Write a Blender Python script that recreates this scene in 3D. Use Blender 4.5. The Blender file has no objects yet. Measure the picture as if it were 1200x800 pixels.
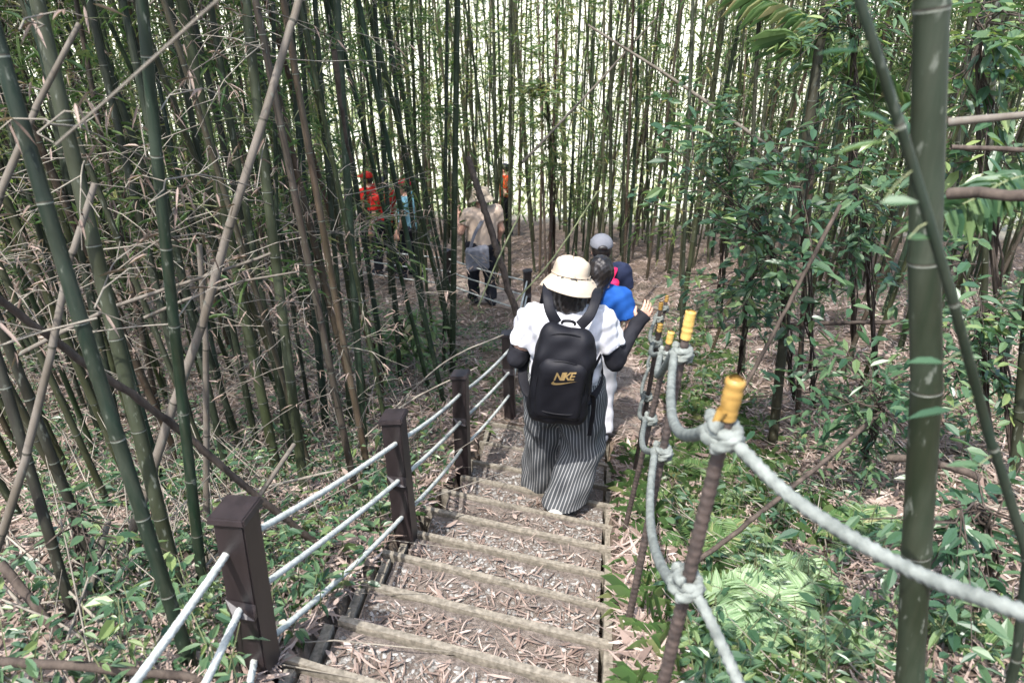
import bpy, bmesh, math, random, time
import numpy as np
from mathutils import Vector, Matrix, Quaternion, noise as mnoise

rng = np.random.default_rng(7)
random.seed(7)
scene = bpy.context.scene
COL = scene.collection
R = math.radians
T0 = time.time()

# ------------------------------------------------------------------ camera
FPX = 933.0                       # focal length in pixels of a 1200 px wide frame
PITCH = R(27.4)
CAMZ = 1.26
CAM = np.array([0, 0, CAMZ])
cam = bpy.data.objects.new('camera', bpy.data.cameras.new('camera'))
COL.objects.link(cam)
cam.location = (0, 0, CAMZ)
cam.rotation_euler = (R(90) - PITCH, 0, 0)
cam.data.sensor_width = 36
cam.data.lens = 36 * FPX / 1200
cam.data.clip_start = .05
cam.data.clip_end = 1000
cam.data.dof.use_dof = True
cam.data.dof.focus_distance = 4.3
cam.data.dof.aperture_fstop = 4.5
scene.camera = cam
CP, SP = math.cos(PITCH), math.sin(PITCH)

def ray(px, py):
    x, y = px - 600., 400. - py
    return np.array([x, FPX * CP + y * SP, -FPX * SP + y * CP]) / FPX

def at_y(px, py, Y):              # the point of that sight line on the vertical plane y = Y
    r = ray(px, py)
    return CAM + r * (Y / r[1])

def to_px(P):
    P = np.asarray(P, float) - CAM
    d = P[..., 1] * CP - P[..., 2] * SP
    up = P[..., 1] * SP + P[..., 2] * CP
    return 600 + FPX * P[..., 0] / d, 400 - FPX * up / d, d

# ------------------------------------------------------------------ terrain
AZ = R(7.6)
SA, CA = math.sin(AZ), math.cos(AZ)
BU = np.array([-8, 0, 4.4, 10, 13, 20, 34, 48, 75, 130, 260])
BZ = np.array([2.0, 0, -2.02, -3.50, -4.15, -5.6, -9.6, -9.0, 0, 24, 60])
_uu = np.linspace(-8, 260, 5361)
_zz = np.interp(_uu, BU, BZ)
_k = np.ones(13) / 13
_zz[6:-6] = np.convolve(_zz, _k, 'valid')

def base(u): return np.interp(u, _uu, _zz)
def uv(x, y): return x * SA + y * CA, x * CA - y * SA
EDGE = [-1.2, -.84, -.48, -.12, .24, .6, .96, 1.3, 1.62, 1.93, 2.25, 2.58, 2.9, 3.27, 3.66, 4.05, 4.44, 4.88, 5.3]
EDGE = np.array(EDGE)
VL, VR, SK = -.88, .07, .185

def sn(x, y, s, seed):            # cheap smooth noise
    a = np.sin(x * s * 1.0 + seed) * np.cos(y * s * 1.13 + seed * 1.7)
    b = np.sin((x * .8 + y * .6) * s * 2.1 + seed * 2.3) * .5
    c = np.sin((x * -.6 + y * .8) * s * 3.9 + seed * .9) * np.cos(x * s * 3.1 - seed) * .28
    return a + b + c

PATH = np.array([(-.5, -2), (-.38, 0), (.27, 3.7), (.66, 5.2), (.82, 6.6), (.75, 8.6), (.35, 10.3), (-.9, 11.9), (-2.2, 13.2), (-5, 15)])
def path_dist(x, y):
    x = np.asarray(x, float); y = np.asarray(y, float)
    d = np.full(np.broadcast(x, y).shape, 1e9)
    for (ax, ay), (bx, by) in zip(PATH[:-1], PATH[1:]):
        dx, dy = bx - ax, by - ay
        t = np.clip(((x - ax) * dx + (y - ay) * dy) / (dx * dx + dy * dy), 0, 1)
        d = np.minimum(d, np.hypot(x - ax - t * dx, y - ay - t * dy))
    return d

def sstep(a, b, t):
    t = np.clip((t - a) / (b - a), 0, 1)
    return t * t * (3 - 2 * t)

def ground(x, y):
    x = np.asarray(x, float); y = np.asarray(y, float)
    u, v = uv(x, y)
    z = base(u)
    fade = 1 - sstep(7, 14, u)
    r = np.maximum(v - .45, 0)
    z = z + fade * (.34 * (np.sqrt(r * r + .09) - .3)) * (1 - .5 * sstep(2.5, 6, r))
    l = np.maximum(-1.3 - v, 0)
    z = z - fade * .05 * l
    far = sstep(18, 40, u)
    pd = path_dist(x, y)
    am = .25 + .75 * sstep(.4, 1.2, pd)
    z = z + am * (.035 * sn(x, y, 1.9, 1.3) + .018 * sn(x, y, 5.3, 4.1)) + far * .8 * sn(x, y, .16, 2.2)
    return z

def on_stairs(x, y, m=0.0):
    u, v = uv(x, y)
    w = u + SK * (v - VL)
    return (v > VL - m) & (v < VR + m) & (w > EDGE[0]) & (w < EDGE[-1])

def surf(x, y):                   # terrain with the stepped treads on top of it
    x = np.asarray(x, float); y = np.asarray(y, float)
    u, v = uv(x, y)
    w = u + SK * (v - VL)
    i = np.clip(np.searchsorted(EDGE, w), 1, len(EDGE) - 1)
    tz = base(EDGE[i] - .06) + .003 * sn(x, y, 9, .7) + .005 * sn(x, y, 23, 2.7) - .008
    return np.where(on_stairs(x, y), tz, ground(x, y))

def hit(px, py, far=60.):         # where that sight line meets the ground
    r = ray(px, py)
    t = np.linspace(.3, far, 6000)
    P = CAM + r * t[:, None]
    k = np.argmax(P[:, 2] < surf(P[:, 0], P[:, 1]))
    return P[k]

# ------------------------------------------------------------------ mesh helpers
def np_mesh(name, V, F, mats, midx=None, tint=None, smooth=True, uattr=None):
    V = np.asarray(V, np.float32); F = np.asarray(F, np.int32)
    me = bpy.data.meshes.new(name)
    n, k = F.shape
    me.vertices.add(len(V)); me.vertices.foreach_set('co', V.ravel())
    me.loops.add(n * k); me.loops.foreach_set('vertex_index', F.ravel())
    me.polygons.add(n)
    me.polygons.foreach_set('loop_start', np.arange(0, n * k, k, dtype=np.int32))
    if not isinstance(mats, (list, tuple)): mats = [mats]
    for m in mats: me.materials.append(m)
    if midx is not None: me.polygons.foreach_set('material_index', np.asarray(midx, np.int32))
    me.polygons.foreach_set('use_smooth', np.full(n, smooth, dtype=bool))
    if tint is not None:
        a = me.attributes.new('tint', 'FLOAT', 'FACE'); a.data.foreach_set('value', np.asarray(tint, np.float32))
    if uattr is not None:
        a = me.attributes.new('stripe', 'FLOAT', 'POINT'); a.data.foreach_set('value', np.asarray(uattr, np.float32))
    me.update(calc_edges=True); me.validate()
    return me

def link(name, data, parent=None, label=None, cat=None, group=None, kind=None, color=None):
    o = bpy.data.objects.new(name, data); COL.objects.link(o)
    if parent is not None: o.parent = parent
    if label: o['label'] = label
    if cat: o['category'] = cat
    if group: o['group'] = group
    if kind: o['kind'] = kind
    if color: o.color = (*color, 1)
    return o

class MB:                         # collects quads for ONE mesh
    def __init__(s): s.V = []; s.F = []; s.M = []; s.T = []; s.n = 0
    def add(s, V, F, m=0, t=.5):
        V = np.asarray(V, float); F = np.asarray(F)
        if F.shape[1] == 3: F = np.concatenate([F, F[:, 2:3]], 1)
        s.V.append(V); s.F.append(F + s.n); s.n += len(V)
        s.M.append(np.broadcast_to(np.asarray(m, np.int32), (len(F),)))
        s.T.append(np.broadcast_to(np.asarray(t, np.float32), (len(F),)))
    def mesh(s, name, mats, smooth=True):
        F = np.concatenate(s.F)
        if (F[:, 2] == F[:, 3]).all(): F = F[:, :3]
        elif (F[:, 2] == F[:, 3]).any():
            # split quads so that every face has the same size
            q = F[F[:, 2] != F[:, 3]]; t = F[F[:, 2] == F[:, 3]][:, :3]
            mq = np.concatenate(s.M)[F[:, 2] != F[:, 3]]; mt = np.concatenate(s.M)[F[:, 2] == F[:, 3]]
            tq = np.concatenate(s.T)[F[:, 2] != F[:, 3]]; tt = np.concatenate(s.T)[F[:, 2] == F[:, 3]]
            FF = np.concatenate([q[:, [0, 1, 2]], q[:, [0, 2, 3]], t])
            return np_mesh(name, np.concatenate(s.V), FF, mats, np.concatenate([mq, mq, mt]), np.concatenate([tq, tq, tt]), smooth)
        return np_mesh(name, np.concatenate(s.V), F, mats, np.concatenate(s.M), np.concatenate(s.T), smooth)

def frames(P):
    P = np.asarray(P, float)
    T = np.gradient(P, axis=0); T /= np.linalg.norm(T, axis=1)[:, None] + 1e-12
    ref = np.array([1., 0, 0]) if abs(T[0][0]) < .8 else np.array([0, 1., 0])
    N = np.zeros_like(P)
    n = ref - T[0] * (ref @ T[0])
    for i in range(len(P)):
        n = n - T[i] * (n @ T[i]); n = n / (np.linalg.norm(n) + 1e-12); N[i] = n
    return T, N, np.cross(T, N)

def tube(P, rad, sides=6, cap=True, lobes=None):
    P = np.asarray(P, float); n = len(P)
    rad = np.broadcast_to(np.asarray(rad, float), (n,))
    T, N, B = frames(P)
    th = np.arange(sides) * 2 * math.pi / sides
    rr = rad[:, None] * np.ones(sides)
    if lobes:                      # twisted strands: (count, depth, turns per metre)
        s = np.concatenate([[0], np.cumsum(np.linalg.norm(np.diff(P, axis=0), axis=1))])
        rr = rr * (1 + lobes[1] * np.cos(lobes[0] * (th[None] - 2 * math.pi * lobes[2] * s[:, None])))
    V = P[:, None] + rr[..., None] * (np.cos(th)[None, :, None] * N[:, None] + np.sin(th)[None, :, None] * B[:, None])
    V = V.reshape(-1, 3)
    i = np.arange(n - 1)[:, None] * sides; j = np.arange(sides)[None]; j2 = (j + 1) % sides
    F = np.stack([i + j, i + j2, i + sides + j2, i + sides + j], -1).reshape(-1, 4)
    if cap:
        V = np.concatenate([V, P[:1], P[-1:]]); c0, c1 = n * sides, n * sides + 1
        j = np.arange(sides); j2 = (j + 1) % sides; e = (n - 1) * sides
        F = np.concatenate([F, np.stack([np.full(sides, c0), j2, j, j], -1), np.stack([np.full(sides, c1), e + j, e + j2, e + j2], -1)])
    return V, F

def resample(P, step):
    P = np.asarray(P, float)
    s = np.concatenate([[0], np.cumsum(np.linalg.norm(np.diff(P, axis=0), axis=1))])
    n = max(2, int(s[-1] / step) + 1); t = np.linspace(0, s[-1], n)
    return np.stack([np.interp(t, s, P[:, k]) for k in range(3)], 1)

def spline(P, n=12):              # Catmull-Rom through points
    P = np.asarray(P, float)
    Q = np.concatenate([[2 * P[0] - P[1]], P, [2 * P[-1] - P[-2]]])
    out = []
    for i in range(1, len(Q) - 2):
        t = np.linspace(0, 1, n, endpoint=False)[:, None]
        a, b, c, d = Q[i - 1], Q[i], Q[i + 1], Q[i + 2]
        out.append(.5 * (2 * b + (c - a) * t + (2 * a - 5 * b + 4 * c - d) * t ** 2 + (3 * b - a - 3 * c + d) * t ** 3))
    return np.concatenate(out + [P[-1:]])

def lathe(prof, sides=40, sx=1, sy=1):
    prof = np.asarray(prof, float); th = np.arange(sides) * 2 * math.pi / sides
    V = np.stack([prof[:, :1] * np.cos(th) * sx, prof[:, :1] * np.sin(th) * sy, np.repeat(prof[:, 1:2], sides, 1)], -1).reshape(-1, 3)
    n = len(prof); i = np.arange(n - 1)[:, None] * sides; j = np.arange(sides)[None]; j2 = (j + 1) % sides
    return V, np.stack([i + j, i + j2, i + sides + j2, i + sides + j], -1).reshape(-1, 4)

def unit(a): a = np.asarray(a, float); return a / (np.linalg.norm(a, axis=-1, keepdims=True) + 1e-12)

def leaves(P, D, L, W, roll=None, droop=.25, wide=(.22, .6, .9, .8), fold=.25):
    """n leaf blades: base point, direction, length, width -> 6 vertices and 2 quads each"""
    P = np.asarray(P, float); n = len(P); D = unit(D)
    L = np.broadcast_to(L, (n,))[:, None]; W = np.broadcast_to(W, (n,))[:, None]
    up = np.array([0, 0, 1.]) + rng.normal(0, .35, (n, 3))
    S = unit(np.cross(D, up)); Nn = np.cross(S, D)
    dr = np.array([0, 0, -1.]) * L * droop
    a, b, wa, wb = wide
    m1 = P + D * L * a + dr * a * a; m2 = P + D * L * b + dr * b * b; tip = P + D * L + dr
    l1 = m1 + S * W * .5 * wa + Nn * W * fold; r1 = m1 - S * W * .5 * wa + Nn * W * fold
    l2 = m2 + S * W * .5 * wb + Nn * W * fold; r2 = m2 - S * W * .5 * wb + Nn * W * fold
    V = np.stack([P, r1, r2, tip, l2, l1], 1).reshape(-1, 3)
    k = np.arange(n)[:, None] * 6
    F = np.concatenate([k + np.array([0, 1, 2, 3]), k + np.array([0, 3, 4, 5])], 1).reshape(-1, 4)
    return V, F, np.repeat(rng.random(n), 2)

# ------------------------------------------------------------------ materials
def mat(name):
    m = bpy.data.materials.new(name); m.use_nodes = True
    nt = m.node_tree
    return m, nt, nt.nodes['Principled BSDF']
def N(nt, t, **kw):
    n = nt.nodes.new('ShaderNode' + t)
    for k, v in kw.items():
        if k in n.inputs: n.inputs[k].default_value = v
        else: setattr(n, k, v)
    return n
def ramp(nt, fac, stops):
    r = nt.nodes.new('ShaderNodeValToRGB'); e = r.color_ramp.elements
    while len(e) < len(stops): e.new(.5)
    for k, (p, c) in enumerate(stops):
        e[k].position = p; e[k].color = (*c, 1)
    nt.links.new(fac, r.inputs['Fac']); return r
def mix(nt, fac, a, b, mode='MIX'):
    m = nt.nodes.new('ShaderNodeMix'); m.data_type = 'RGBA'; m.blend_type = mode
    def put(s, v):
        if hasattr(v, 'is_linked') or hasattr(v, 'links'): nt.links.new(v, s)
        elif isinstance(v, (int, float)): s.default_value = v
        else: s.default_value = (*v, 1)
    put(m.inputs[0], fac); put(m.inputs[6], a); put(m.inputs[7], b)
    return m.outputs[2]
def noise_n(nt, scale, detail=4, vec=None, rough=.55):
    n = N(nt, 'TexNoise', Scale=scale, Detail=detail, Roughness=rough)
    if vec is not None: nt.links.new(vec, n.inputs['Vector'])
    return n.outputs['Fac']
def objvec(nt, scale=(1, 1, 1)):
    t = N(nt, 'TexCoord'); mp = N(nt, 'Mapping'); mp.inputs['Scale'].default_value = scale
    nt.links.new(t.outputs['Object'], mp.inputs['Vector']); return mp.outputs['Vector']
def bump(nt, bs, h, strength=.3, dist=.01):
    b = N(nt, 'Bump', Strength=strength, Distance=dist)
    nt.links.new(h, b.inputs['Height']); nt.links.new(b.outputs['Normal'], bs.inputs['Normal'])

def plain(name, c1, c2, scale=20, rough=.8, bs_=.2, bd=.004, vec=(1, 1, 1), spec=.3, detail=5):
    m, nt, b = mat(name)
    v = objvec(nt, vec); f = noise_n(nt, scale, detail, v)
    r = ramp(nt, f, [(.3, c1), (.7, c2)])
    nt.links.new(r.outputs['Color'], b.inputs['Base Color'])
    b.inputs['Roughness'].default_value = rough; b.inputs['Specular IOR Level'].default_value = spec
    if bs_: bump(nt, b, noise_n(nt, scale * 3, 3, v), bs_, bd)
    return m

def leafmat(name, stops, trans=.35, rough=.42, spec=.45):
    m, nt, b = mat(name)
    a = N(nt, 'Attribute', attribute_name='tint')
    oi = N(nt, 'ObjectInfo')
    add = N(nt, 'Math', operation='MULTIPLY_ADD'); add.inputs[1].default_value = .25
    nt.links.new(oi.outputs['Random'], add.inputs[0])
    sc = N(nt, 'Math', operation='MULTIPLY'); sc.inputs[1].default_value = .8
    nt.links.new(a.outputs['Fac'], sc.inputs[0]); nt.links.new(sc.outputs[0], add.inputs[2])
    r = ramp(nt, add.outputs[0], stops)
    nt.links.new(r.outputs['Color'], b.inputs['Base Color'])
    b.inputs['Roughness'].default_value = rough; b.inputs['Specular IOR Level'].default_value = spec
    if trans:
        tr = N(nt, 'BsdfTranslucent'); ms = N(nt, 'MixShader'); ms.inputs[0].default_value = trans
        br = mix(nt, 1.0, r.outputs['Color'], (1.5, 1.6, .8), 'MULTIPLY')
        nt.links.new(br, tr.inputs['Color'])
        nt.links.new(b.outputs[0], ms.inputs[1]); nt.links.new(tr.outputs[0], ms.inputs[2])
        nt.links.new(ms.outputs[0], nt.nodes['Material Output'].inputs['Surface'])
    return m

M = {}
def culm_material(name, mott, rough=.42):
    m, nt, b = mat(name)
    oi = N(nt, 'ObjectInfo'); v = objvec(nt, (14, 14, 1.2))
    f = noise_n(nt, 3.0, 6, v, .65)
    g = noise_n(nt, 9, 4, objvec(nt, (1, 1, .5)))
    c = mix(nt, ramp(nt, f, [(.35, (0, 0, 0)), (.75, (1, 1, 1))]).outputs['Color'], oi.outputs['Color'], mott, 'MIX')
    m2 = nt.nodes[-1] if False else None
    dark = mix(nt, ramp(nt, g, [(.35, (1, 1, 1)), (.6, (0, 0, 0))]).outputs['Color'], c, mix(nt, 1.0, c, (.55, .52, .45), 'MULTIPLY'))
    half = mix(nt, .72, oi.outputs['Color'], dark)
    sp = ramp(nt, noise_n(nt, 48, 3, objvec(nt, (1, 1, .35))), [(.62, (0, 0, 0)), (.70, (.55, .55, .55))])
    half = mix(nt, sp.outputs['Color'], half, (.13, .14, .115))
    b.inputs['Specular IOR Level'].default_value = .22
    nt.links.new(half, b.inputs['Base Color'])
    rr = ramp(nt, g, [(.3, (rough - .1,) * 3), (.7, (rough + .2,) * 3)])
    nt.links.new(rr.outputs['Color'], b.inputs['Roughness'])
    bump(nt, b, f, .12, .003)
    return m
M['culm'] = culm_material('bamboo_skin', (.042, .046, .032), .5)
M['dead'] = culm_material('dry_bamboo_skin', (.15, .135, .115), .65)
M['node_pale'] = plain('bamboo_node_bloom', (.10, .11, .085), (.19, .20, .165), 60, .7, 0)
M['node_dark'] = plain('bamboo_node_scar', (.025, .024, .018), (.06, .055, .04), 60, .8, 0)
M['twig'] = plain('dry_twig_bark', (.085, .072, .058), (.25, .225, .18), 6, .75, 0)
M['twig_green'] = plain('green_twig_bark', (.08, .10, .045), (.17, .18, .09), 6, .6, 0)
M['bark'] = plain('brown_branch_bark', (.026, .019, .015), (.085, .066, .052), 30, .9, .5, .006, (1, 1, .3))
M['bleaf'] = leafmat('bamboo_leaf', [(0, (.035, .075, .028)), (.45, (.065, .12, .04)), (.8, (.12, .165, .06)), (.97, (.26, .24, .10))], .38, .4)
M['sleaf'] = leafmat('shrub_leaf', [(0, (.022, .058, .030)), (.45, (.048, .10, .05)), (.8, (.095, .155, .075)), (1, (.18, .23, .08))], .36, .36, .5)
M['fern'] = leafmat('fern_frond', [(0, (.11, .19, .09)), (.5, (.20, .29, .15)), (1, (.32, .40, .26))], .35, .55, .3)
M['grass'] = leafmat('grass_blade', [(0, (.04, .085, .03)), (.5, (.075, .14, .045)), (.9, (.14, .20, .075)), (1, (.27, .24, .12))], .3, .45)
M['hillleaf'] = leafmat('sunlit_leaf', [(0, (.12, .17, .07)), (.4, (.32, .34, .21)), (1, (.54, .53, .42))], .3, .6, .3)  # leaf colour paled to put bright glare into the gaps between culms
M['litter'] = leafmat('fallen_leaf', [(0, (.085, .058, .046)), (.3, (.18, .13, .105)), (.6, (.29, .225, .19)), (.85, (.40, .335, .295)), (1, (.50, .45, .40))], .12, .62, .3)
M['stone'] = leafmat('gravel_stone', [(0, (.10, .095, .085)), (.5, (.19, .18, .165)), (1, (.33, .32, .30))], 0, .85, .3)

def ground_mat():
    m, nt, b = mat('forest_soil')
    v = objvec(nt); f = noise_n(nt, 1.4, 8, v, .65); g = noise_n(nt, 26, 6, v, .7)
    geo = N(nt, 'NewGeometry'); sep = N(nt, 'SeparateXYZ'); nt.links.new(geo.outputs['Position'], sep.inputs[0])
    a = ramp(nt, g, [(.3, (.055, .038, .028)), (.5, (.13, .095, .072)), (.72, (.24, .185, .145))])
    c = mix(nt, ramp(nt, f, [(.45, (0, 0, 0)), (.7, (.8, .8, .8))]).outputs['Color'], a.outputs['Color'], (.075, .062, .043))
    # open meadow beyond the grove, whitened to stand in for blown-out light
    fr = N(nt, 'MapRange'); fr.inputs['From Min'].default_value = 19; fr.inputs['From Max'].default_value = 26
    nt.links.new(sep.outputs['Y'], fr.inputs['Value'])
    gr = ramp(nt, noise_n(nt, .6, 6, v), [(.3, (.32, .32, .23)), (.7, (.52, .50, .42))])
    c2 = mix(nt, fr.outputs[0], c, gr.outputs['Color'])
    nt.links.new(c2, b.inputs['Base Color']); b.inputs['Roughness'].default_value = .95
    b.inputs['Specular IOR Level'].default_value = .15
    bump(nt, b, g, .8, .03)
    return m
M['ground'] = ground_mat()
M['tread'] = plain('gravel_and_litter', (.06, .047, .038), (.17, .142, .12), 55, .95, .9, .012, detail=8)
M['path'] = plain('trodden_path', (.16, .12, .09), (.34, .275, .22), 30, .95, .8, .012, detail=8)
M['timber'] = plain('weathered_timber', (.085, .075, .058), (.215, .19, .15), 9, .9, .35, .003, (6, 6, 6))
M['post'] = plain('brown_post', (.010, .0072, .0072), (.024, .0175, .0178), 18, .42, .15, .003, (1, 1, .15), .5)
M['rope'] = plain('pale_rope', (.25, .265, .24), (.44, .46, .425), 40, .85, .4, .003)
M['ropegrey'] = plain('grey_rope', (.085, .095, .085), (.19, .205, .185), 40, .85, .4, .003)
M['steel'] = plain('rusty_rebar', (.022, .017, .015), (.075, .055, .046), 40, .6, .3, .002, spec=.5)
M['tape'] = plain('yellow_tape', (.34, .20, .045), (.50, .34, .11), 25, .45, .3, .002)
M['tape2'] = plain('ochre_tape', (.20, .115, .03), (.36, .22, .06), 25, .45, .3, .002)

# ------------------------------------------------------------------ the setting: ground, treads, path
def grid_mesh(name, xs, ys, fn, m):
    X, Y = np.meshgrid(xs, ys, indexing='ij'); Z = fn(X, Y)
    V = np.stack([X, Y, Z], -1).reshape(-1, 3)
    nx, ny = len(xs), len(ys)
    i = np.arange(nx - 1)[:, None] * ny; j = np.arange(ny - 1)[None]
    F = np.stack([i + j, i + ny + j, i + ny + j + 1, i + j + 1], -1).reshape(-1, 4)
    return np_mesh(name, V, F, m)
def gsink(x, y):
    return ground(x, y) - .22 * on_stairs(x, y, .03)
xs = np.concatenate([np.linspace(-260, -30, 24)[:-1], np.linspace(-30, -7, 40)[:-1], np.linspace(-7, 7, 320), np.linspace(7, 30, 40)[1:], np.linspace(30, 260, 24)[1:]])
ys = np.concatenate([np.linspace(-10, -1, 20)[:-1], np.linspace(-1, 12, 300), np.linspace(12, 40, 70)[1:], np.linspace(40, 250, 70)[1:]])
link('ground', grid_mesh('ground', xs, ys, gsink, M['ground']), kind='structure')

mb = MB()
for i in range(1, len(EDGE)):
    w = np.linspace(EDGE[i - 1] - .02, EDGE[i] - .045, 12); v = np.linspace(VL + .03, VR - .03, 34)
    Wg, Vg = np.meshgrid(w, v, indexing='ij'); U = Wg - SK * (Vg - VL)
    X = U * SA + Vg * CA; Y = U * CA - Vg * SA
    z = base(EDGE[i] - .06) + .003 * sn(X, Y, 9, .7) + .005 * sn(X, Y, 23, 2.7)
    P = np.stack([X, Y, z], -1).reshape(-1, 3)
    a = np.arange(11)[:, None] * 34; b = np.arange(33)[None]
    P[:, 2] -= .008
    F = np.stack([a + b, a + b + 1, a + 35 + b, a + 34 + b], -1).reshape(-1, 4)[:, ::-1]
    mb.add(P, F)
link('gravel_path', mb.mesh('gravel_path', M['tread']), kind='structure')

# trodden path below the steps
pp = spline(np.array([(x, y, 0) for x, y in PATH if y > 5]), 14)
T_ = np.gradient(pp, axis=0); T_ = unit(T_); S_ = np.stack([T_[:, 1], -T_[:, 0], 0 * T_[:, 0]], 1)
off = np.linspace(-.5, .5, 14)
wd = .95 + .12 * np.sin(np.arange(len(pp)) * .7)
P = pp[:, None] + S_[:, None] * off[None, :, None] * wd[:, None, None]
P[..., 2] = ground(P[..., 0], P[..., 1]) + .012 - .03 * (np.abs(off) > .45)
n = len(pp); a = np.arange(n - 1)[:, None] * 14; b = np.arange(13)[None]
link('path', np_mesh('path', P.reshape(-1, 3), np.stack([a + b, a + b + 1, a + 15 + b, a + 14 + b], -1).reshape(-1, 4), M['path']), kind='structure')

def box_between(A, B, w, h, rough=0.0, seg=10):       # a sawn board from A to B (top centre line), slightly worn
    A, B = np.asarray(A, float), np.asarray(B, float)
    P = A + (B - A) * np.linspace(0, 1, seg)[:, None]
    d = unit(B - A); s = unit(np.cross(d, [0, 0, 1])); u = np.cross(s, d)
    c = [(-.5, 0), (-.5, -.12), (-.5, -1), (.5, -1), (.5, -.12), (.5, 0)]
    c = [(-.42, 0), (-.5, -.08), (-.5, -1), (.5, -1), (.5, -.08), (.42, 0)]
    V = np.stack([P + s * w * a + u * h * b for a, b in c], 1)
    V = V + rng.normal(0, rough, V.shape)
    n = len(c); V = V.reshape(-1, 3)
    i = np.arange(seg - 1)[:, None] * n; j = np.arange(n)[None]; j2 = (j + 1) % n
    F = np.stack([i + j, i + j2, i + n + j2, i + n + j], -1).reshape(-1, 4)
    e = (seg - 1) * n
    F = np.concatenate([F, [[0, 5, 4, 1], [1, 4, 3, 2], [e, e + 1, e + 4, e + 5], [e + 1, e + 2, e + 3, e + 4]]])
    return V, F
def XY(u, v): return u * SA + v * CA, u * CA - v * SA
stair = link('timber_stairs', None, label='weathered timber frame holding the gravel steps down the slope', cat='stairs')
for i in range(1, len(EDGE)):
    z = base(EDGE[i] - .06) + .003
    for kind in ('step_edge', 'side', 'side2'):
        if kind == 'step_edge':
            e0, e1 = rng.uniform(-.03, .05), rng.uniform(-.02, .04)
            a = XY(EDGE[i] - .017 + SK * e0, VL - e0); b = XY(EDGE[i] - .017 - SK * (VR - VL + e1), VR + e1)
            tw = rng.normal(0, .006, 2)
            V, F = box_between((*a, z + tw[0]), (*b, z + tw[1]), rng.uniform(.026, .035), .16, .0007)
            link('step_edge', np_mesh('step_edge', V, F, M['timber'], smooth=False), stair)
        else:
            vv = VL - .005 if kind == 'side' else VR + .005
            sh = SK * (vv - VL)
            if rng.random() < .25 and i > 12: continue
            a = XY(EDGE[i - 1] - sh + .01, vv); b = XY(EDGE[i] - sh - .05, vv)
            V, F = box_between((*a, z - .004), (*b, z - .004), .038, .16, .0007)
            link('side_board', np_mesh('side_board', V, F, M['timber'], smooth=False), stair)

# ------------------------------------------------------------------ rope fence on the left
POST = [(305, 785, 'brown square post closest to the camera, its flat cap tilted'),
        (477, 630, 'brown square post standing beside the gravel steps, second along the rope fence'),
        (543, 555, 'brown square post between the striped trousers and the second fence post'),
        (598, 490, 'brown square post half hidden behind the left elbow of the hiker in the white shirt'),
        (617, 384, 'small far brown post by the bend of the path, beyond the beige bucket hat')]
PB = [hit(a, b) for a, b, _ in POST]
PB.append(np.array([-.95, 10.9, 0])); PB[-1][2] = ground(*PB[-1][:2])
PB.append(np.array([-2.6, 12.1, 0])); PB[-1][2] = ground(*PB[-1][:2])
LAB = [p[2] for p in POST] + ['brown post beyond the bend, beside the hiker with the grey shoulder bag', 'farthest brown post of the rope fence, among the culms']
PH = .76
def post_mesh(part):
    bm = bmesh.new()
    if part == 'shaft':
        r = bmesh.ops.create_cube(bm, size=1)
        bmesh.ops.scale(bm, vec=(.088, .088, 1.0), verts=bm.verts); bmesh.ops.translate(bm, vec=(0, 0, PH - .5), verts=bm.verts)
    elif part == 'cap':
        bmesh.ops.create_cube(bm, size=1)
        bmesh.ops.scale(bm, vec=(.112, .112, .022), verts=bm.verts)
        for v in bm.verts:
            if v.co.z > 0: v.co.x *= .93; v.co.y *= .93
        bmesh.ops.rotate(bm, cent=(0, 0, 0), matrix=Matrix.Rotation(R(-7), 3, 'Y'), verts=bm.verts)
        bmesh.ops.translate(bm, vec=(0, 0, PH + .013), verts=bm.verts)
    else:                          # a little sloping plate above the rope hole
        vs = [(-.046, -.046, .44), (.046, -.046, .44), (-.046, -.046, .485), (.046, -.046, .485), (-.01, -.074, .452), (.046, -.062, .44)]
        vs = [bm.verts.new(v) for v in vs]
        for f in ((0, 1, 5, 4), (2, 4, 5, 3), (0, 4, 2), (1, 3, 5), (0, 2, 3, 1)): bm.faces.new([vs[k] for k in f])
        bmesh.ops.recalc_face_normals(bm, faces=bm.faces)
    if part != 'ledge':
        bmesh.ops.bevel(bm, geom=list(bm.edges), offset=.004, segments=2, affect='EDGES')
    me = bpy.data.meshes.new(part); bm.to_mesh(me); bm.free(); me.materials.append(M['post'])
    return me
pm = {k: post_mesh(k) for k in ('shaft', 'cap', 'ledge')}
ptops = []
for i, p in enumerate(PB):
    o = link('fence_post', None, label=LAB[i], cat='fence post', group='brown posts of the rope fence')
    nx = PB[min(i + 1, len(PB) - 1)] - PB[max(i - 1, 0)]
    yaw = -math.atan2(nx[0], nx[1])
    p = p - np.array([0, 0, [.15, .09, .03, 0, 0, 0, 0][i]]); PB[i] = p
    o.location = p; o.rotation_euler = (rng.normal(0, .02), rng.normal(0, .02) + (.03 if i == 0 else 0), yaw)
    for k in ('shaft', 'cap', 'ledge'): link(k, pm[k], o)
HT = [.645, .445, .235]
ENT = [[(150, 800, 1.15)], [(238, 800, 1.3)], [(290, 800, 1.5)]]
RL = ['top rope of the left fence, pale and taut from post to post', 'middle rope of the left fence, pale and taut from post to post', 'lowest rope of the left fence, close above the litter']
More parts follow.
